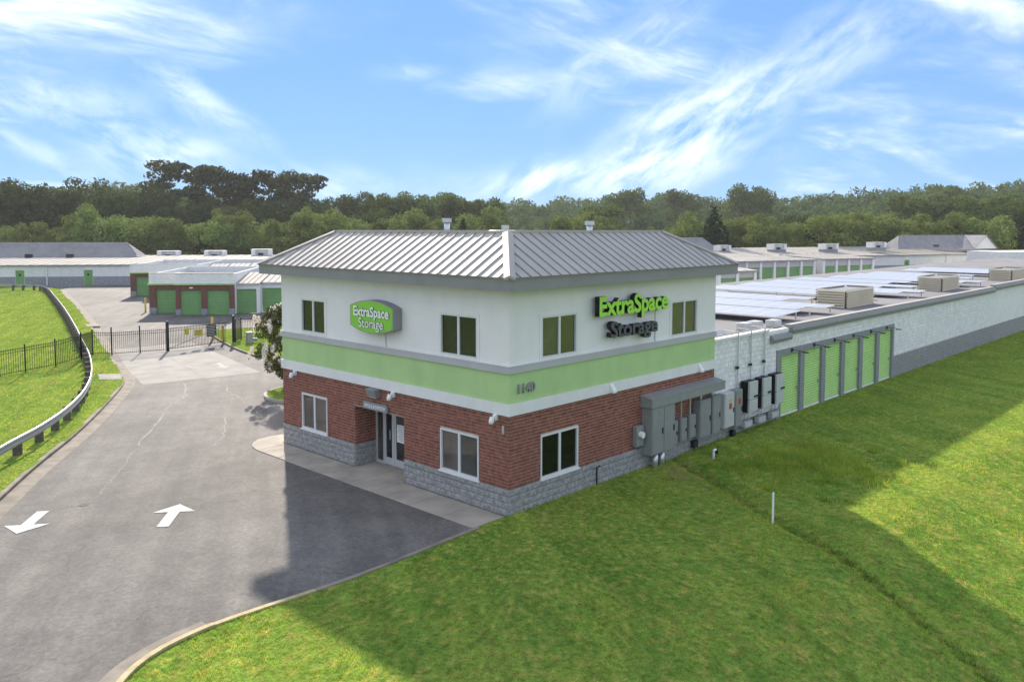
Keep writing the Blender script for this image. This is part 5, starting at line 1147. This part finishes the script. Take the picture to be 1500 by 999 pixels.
row('light', [(-10,322),(20,324,.8),(68,326,1.1),(118,300,.8),(150,306),(178,308,1.1),(212,314),(245,316,1.1),(278,318),(338,303,.9),(320,316),(368,314),(402,318),(438,312,1.1),(470,300,.9),(500,306)], 180, 'pale green trees behind the left rear buildings', 'pale green bushy tree behind the left rear buildings', jit=5)
row('cone', [(300,316,.8)], 178, None, 'small dark conifer among the pale bushes behind the left rear roofs')
row('mid', [(490,288),(518,292,.9),(548,284,.8),(560,282,.8),(585,282,.9),(608,280,.9),(640,281,1.0),(662,286,.9),(692,284,.8),(712,288,.9)], 240, 'mid green trees behind the office roof', 'mid green tree above the entrance-side roof edge', jit=12)
row('dark', [(535,308),(568,304),(520,314)], 200, 'dark rounded trees behind the office roof', 'dark rounded tree low behind the office roof', jit=4)
row('light', [(590,302,1.1),(625,314),(555,318),(648,318),(700,304,1.1),(722,316),(775,332),(800,334),(850,306,1.1),(835,312,1.1),(905,332),(965,330),(880,318)], 195, 'pale green trees behind the office roof', 'pale green rounded tree behind the office roof', jit=5)
row('cone', [(678,316,.9)], 185, None, 'small dark conifer behind the office roof beside the vent pipe'); row('cone', [(1047,298,1.25)], 180, None, 'dark pointed conifer rising behind the right rear roofs')
row('mid', [(882,299,1.1)], 205, None, 'brownish green tree above the sign-side roof edge')
row('light', [(1010,306,.9),(1078,314),(1098,310),(1120,318,1.1),(1150,318,1.2),(1222,304,1.2),(1245,312),(1280,308,1.2),(1300,312,1.0),(1345,314,1.1),(1378,312),(1400,310,1.1),(1455,312,1.1)], 190, 'pale green trees behind the right rear roofs', 'pale green rounded tree behind the right rear roofs', jit=5)
row('dark', [(1180,314,1.2),(1420,308,.9),(1478,302,1.1),(1500,298,1.2),(1525,296)], 200, 'dark trees behind the right rear roofs', 'dark green tree between the pale ones behind the right rear roofs', jit=5)
row('mid', [(1390,294,1.1),(1425,288,1.2),(1470,290,1.1),(1500,285,1.2),(1340,288,1.2)], 250, 'mid green trees on the right slope', 'mid green tree on the slope at the right', jit=10)
row('mid', [(1098,268,.9),(1372,264,1.0),(918,270,.8),(1000,276,.8)], 330, 'trees standing out of the wooded ridge', 'tall tree whose crown stands out of the wooded ridge', jit=5)
# the wooded ridge: one mass
def ridge():
    r = np.random.default_rng(11); vs = []; base = [crown_mesh('c', round_blobs(60+s, .45, .05, 16), 1400, .040, 90+s, None) for s in range(5)]
    V = []
    for me in base:
        a = np.empty(len(me.vertices)*3, np.float32); me.vertices.foreach_get('co', a); V.append(a.reshape(-1,3)); bpy.data.meshes.remove(me)
    prof = [(-120,272),(0,272),(210,268),(480,304),(560,302),(640,300),(700,301),(760,295),(800,294),(850,291),(900,286),(950,284),(1010,284),(1050,290),(1090,289),(1150,286),(1200,285),(1260,279),(1310,275),(1370,272),(1430,274),(1480,270),(1560,268),(1640,266)]
    for layer, (D, dy, step) in enumerate(((420,0,13),(385,6,14),(350,16,16),(320,26,17))):
        px = -110
        while px < 1640:
            yt = interp(prof, px)+dy+r.normal()*3.0; p = at_depth(px, yt, D+r.uniform(-12,12)); h = p.z+1; m = V[r.integers(5)]; an = r.uniform(0,6.283); c, s = math.cos(an), math.sin(an); w = h*r.uniform(.75,1.05)
            hh_ = min(h, 24); w = hh_*r.uniform(.8, 1.1)
            q = np.stack([(m[:,0]*c-m[:,1]*s)*w+p.x, (m[:,0]*s+m[:,1]*c)*w+p.y, m[:,2]*hh_+(h-hh_)-1], 1); vs.append(q); px += step*r.uniform(.7,1.3)
    v = np.concatenate(vs).astype(np.float32); n = len(v)//4
    me = bpy.data.meshes.new('woodland'); me.vertices.add(n*4); me.vertices.foreach_set('co', v.ravel()); me.loops.add(n*4); me.loops.foreach_set('vertex_index', np.arange(n*4, dtype=np.int32)); me.polygons.add(n); me.polygons.foreach_set('loop_start', np.arange(0, n*4, 4, dtype=np.int32)); me.update(calc_edges=True); me.materials.append(MATS['leaf_ridge'])
    o = link('woodland', me, None, 'stuff'); o['label'] = 'distant wooded ridge along the horizon'; o['category'] = 'woodland'
ridge()
# utility poles before the ridge
for px, yt, lb in ((716,311,'thin utility pole before the wooded ridge, behind the entrance-side roof'),(919,317,'thin utility pole before the wooded ridge, behind the sign-side roof')):
    p = at_depth(px, yt, 260); t = thing('utility_pole', lb, 'utility pole', (p.x,p.y,0), R(-40)); MB().tube([(0,0,0),(0,0,p.z)], .16, 8).obj('pole', 'pole_wood', t); MB().box(-1.2,1.2,-.06,.06,p.z-.7,p.z-.55).obj('crossarm', 'pole_wood', t); MB().tube([(.3,0,p.z-2.2),(.3,0,p.z-1.3)], .3, 8).obj('transformer', 'steel_grey', t)
# flowering shrub at the building end
def shrub():
    t = thing('flowering_shrub', 'tall shrub with white blossom clusters beside the far end of the entrance wall', 'shrub', (6.15,21.9,.08)); r = random.Random(4); bl = []
    for i in range(95):
        a = r.uniform(0,6.283); z = r.uniform(.7,4.2); rr = 1.65*math.sqrt(max(.05,1-((z-2.5)/2.1)**2))*r.uniform(.3,1.08); q = r.uniform(.20,.36); bl.append((math.cos(a)*rr,math.sin(a)*rr,z,q,q,q*1.1))
    link('crown', crown_mesh('crown', bl, 16000, .07, 3, 'leaf_mid'), t)
    fb = [(b[0]*1.2,b[1]*1.2,b[2]+.2,.11,.11,.26) for b in bl[::2]]+[(b[0]*1.3,b[1]*1.28,b[2]-.05,.10,.10,.2) for b in bl[1::3]]; link('blossom', crown_mesh('blossom', fb, 12000, .045, 5, 'blossom'), t)
    for i in range(5):
        a = i*1.257; MB().tube([(math.cos(a)*.1,math.sin(a)*.1,-.1),(math.cos(a)*.35,math.sin(a)*.35,1.3),(math.cos(a)*.9,math.sin(a)*.9,2.8)], [.05,.04,.015], 7).obj('stem', 'bark', t)
shrub()


# ================================================================== HAZE
hz = MB().box(-60, 520, -60, 520, -4.3, 38).obj('haze', 'concrete'); hz['kind'] = 'stuff'; hz['label'] = 'thin summer haze in the air'
hm = bpy.data.materials.new('haze'); hm.use_nodes = True; hm.cycles.homogeneous_volume = True; hn_ = hm.node_tree; hn_.nodes.clear(); ho = hn_.nodes.new('ShaderNodeOutputMaterial'); hv = hn_.nodes.new('ShaderNodeVolumePrincipled')
hv.inputs['Color'].default_value = (.92, .95, 1, 1); hv.inputs['Density'].default_value = .00014; hv.inputs['Anisotropy'].default_value = .3; hn_.links.new(hv.outputs[0], ho.inputs['Volume']); hz.data.materials.clear(); hz.data.materials.append(hm)
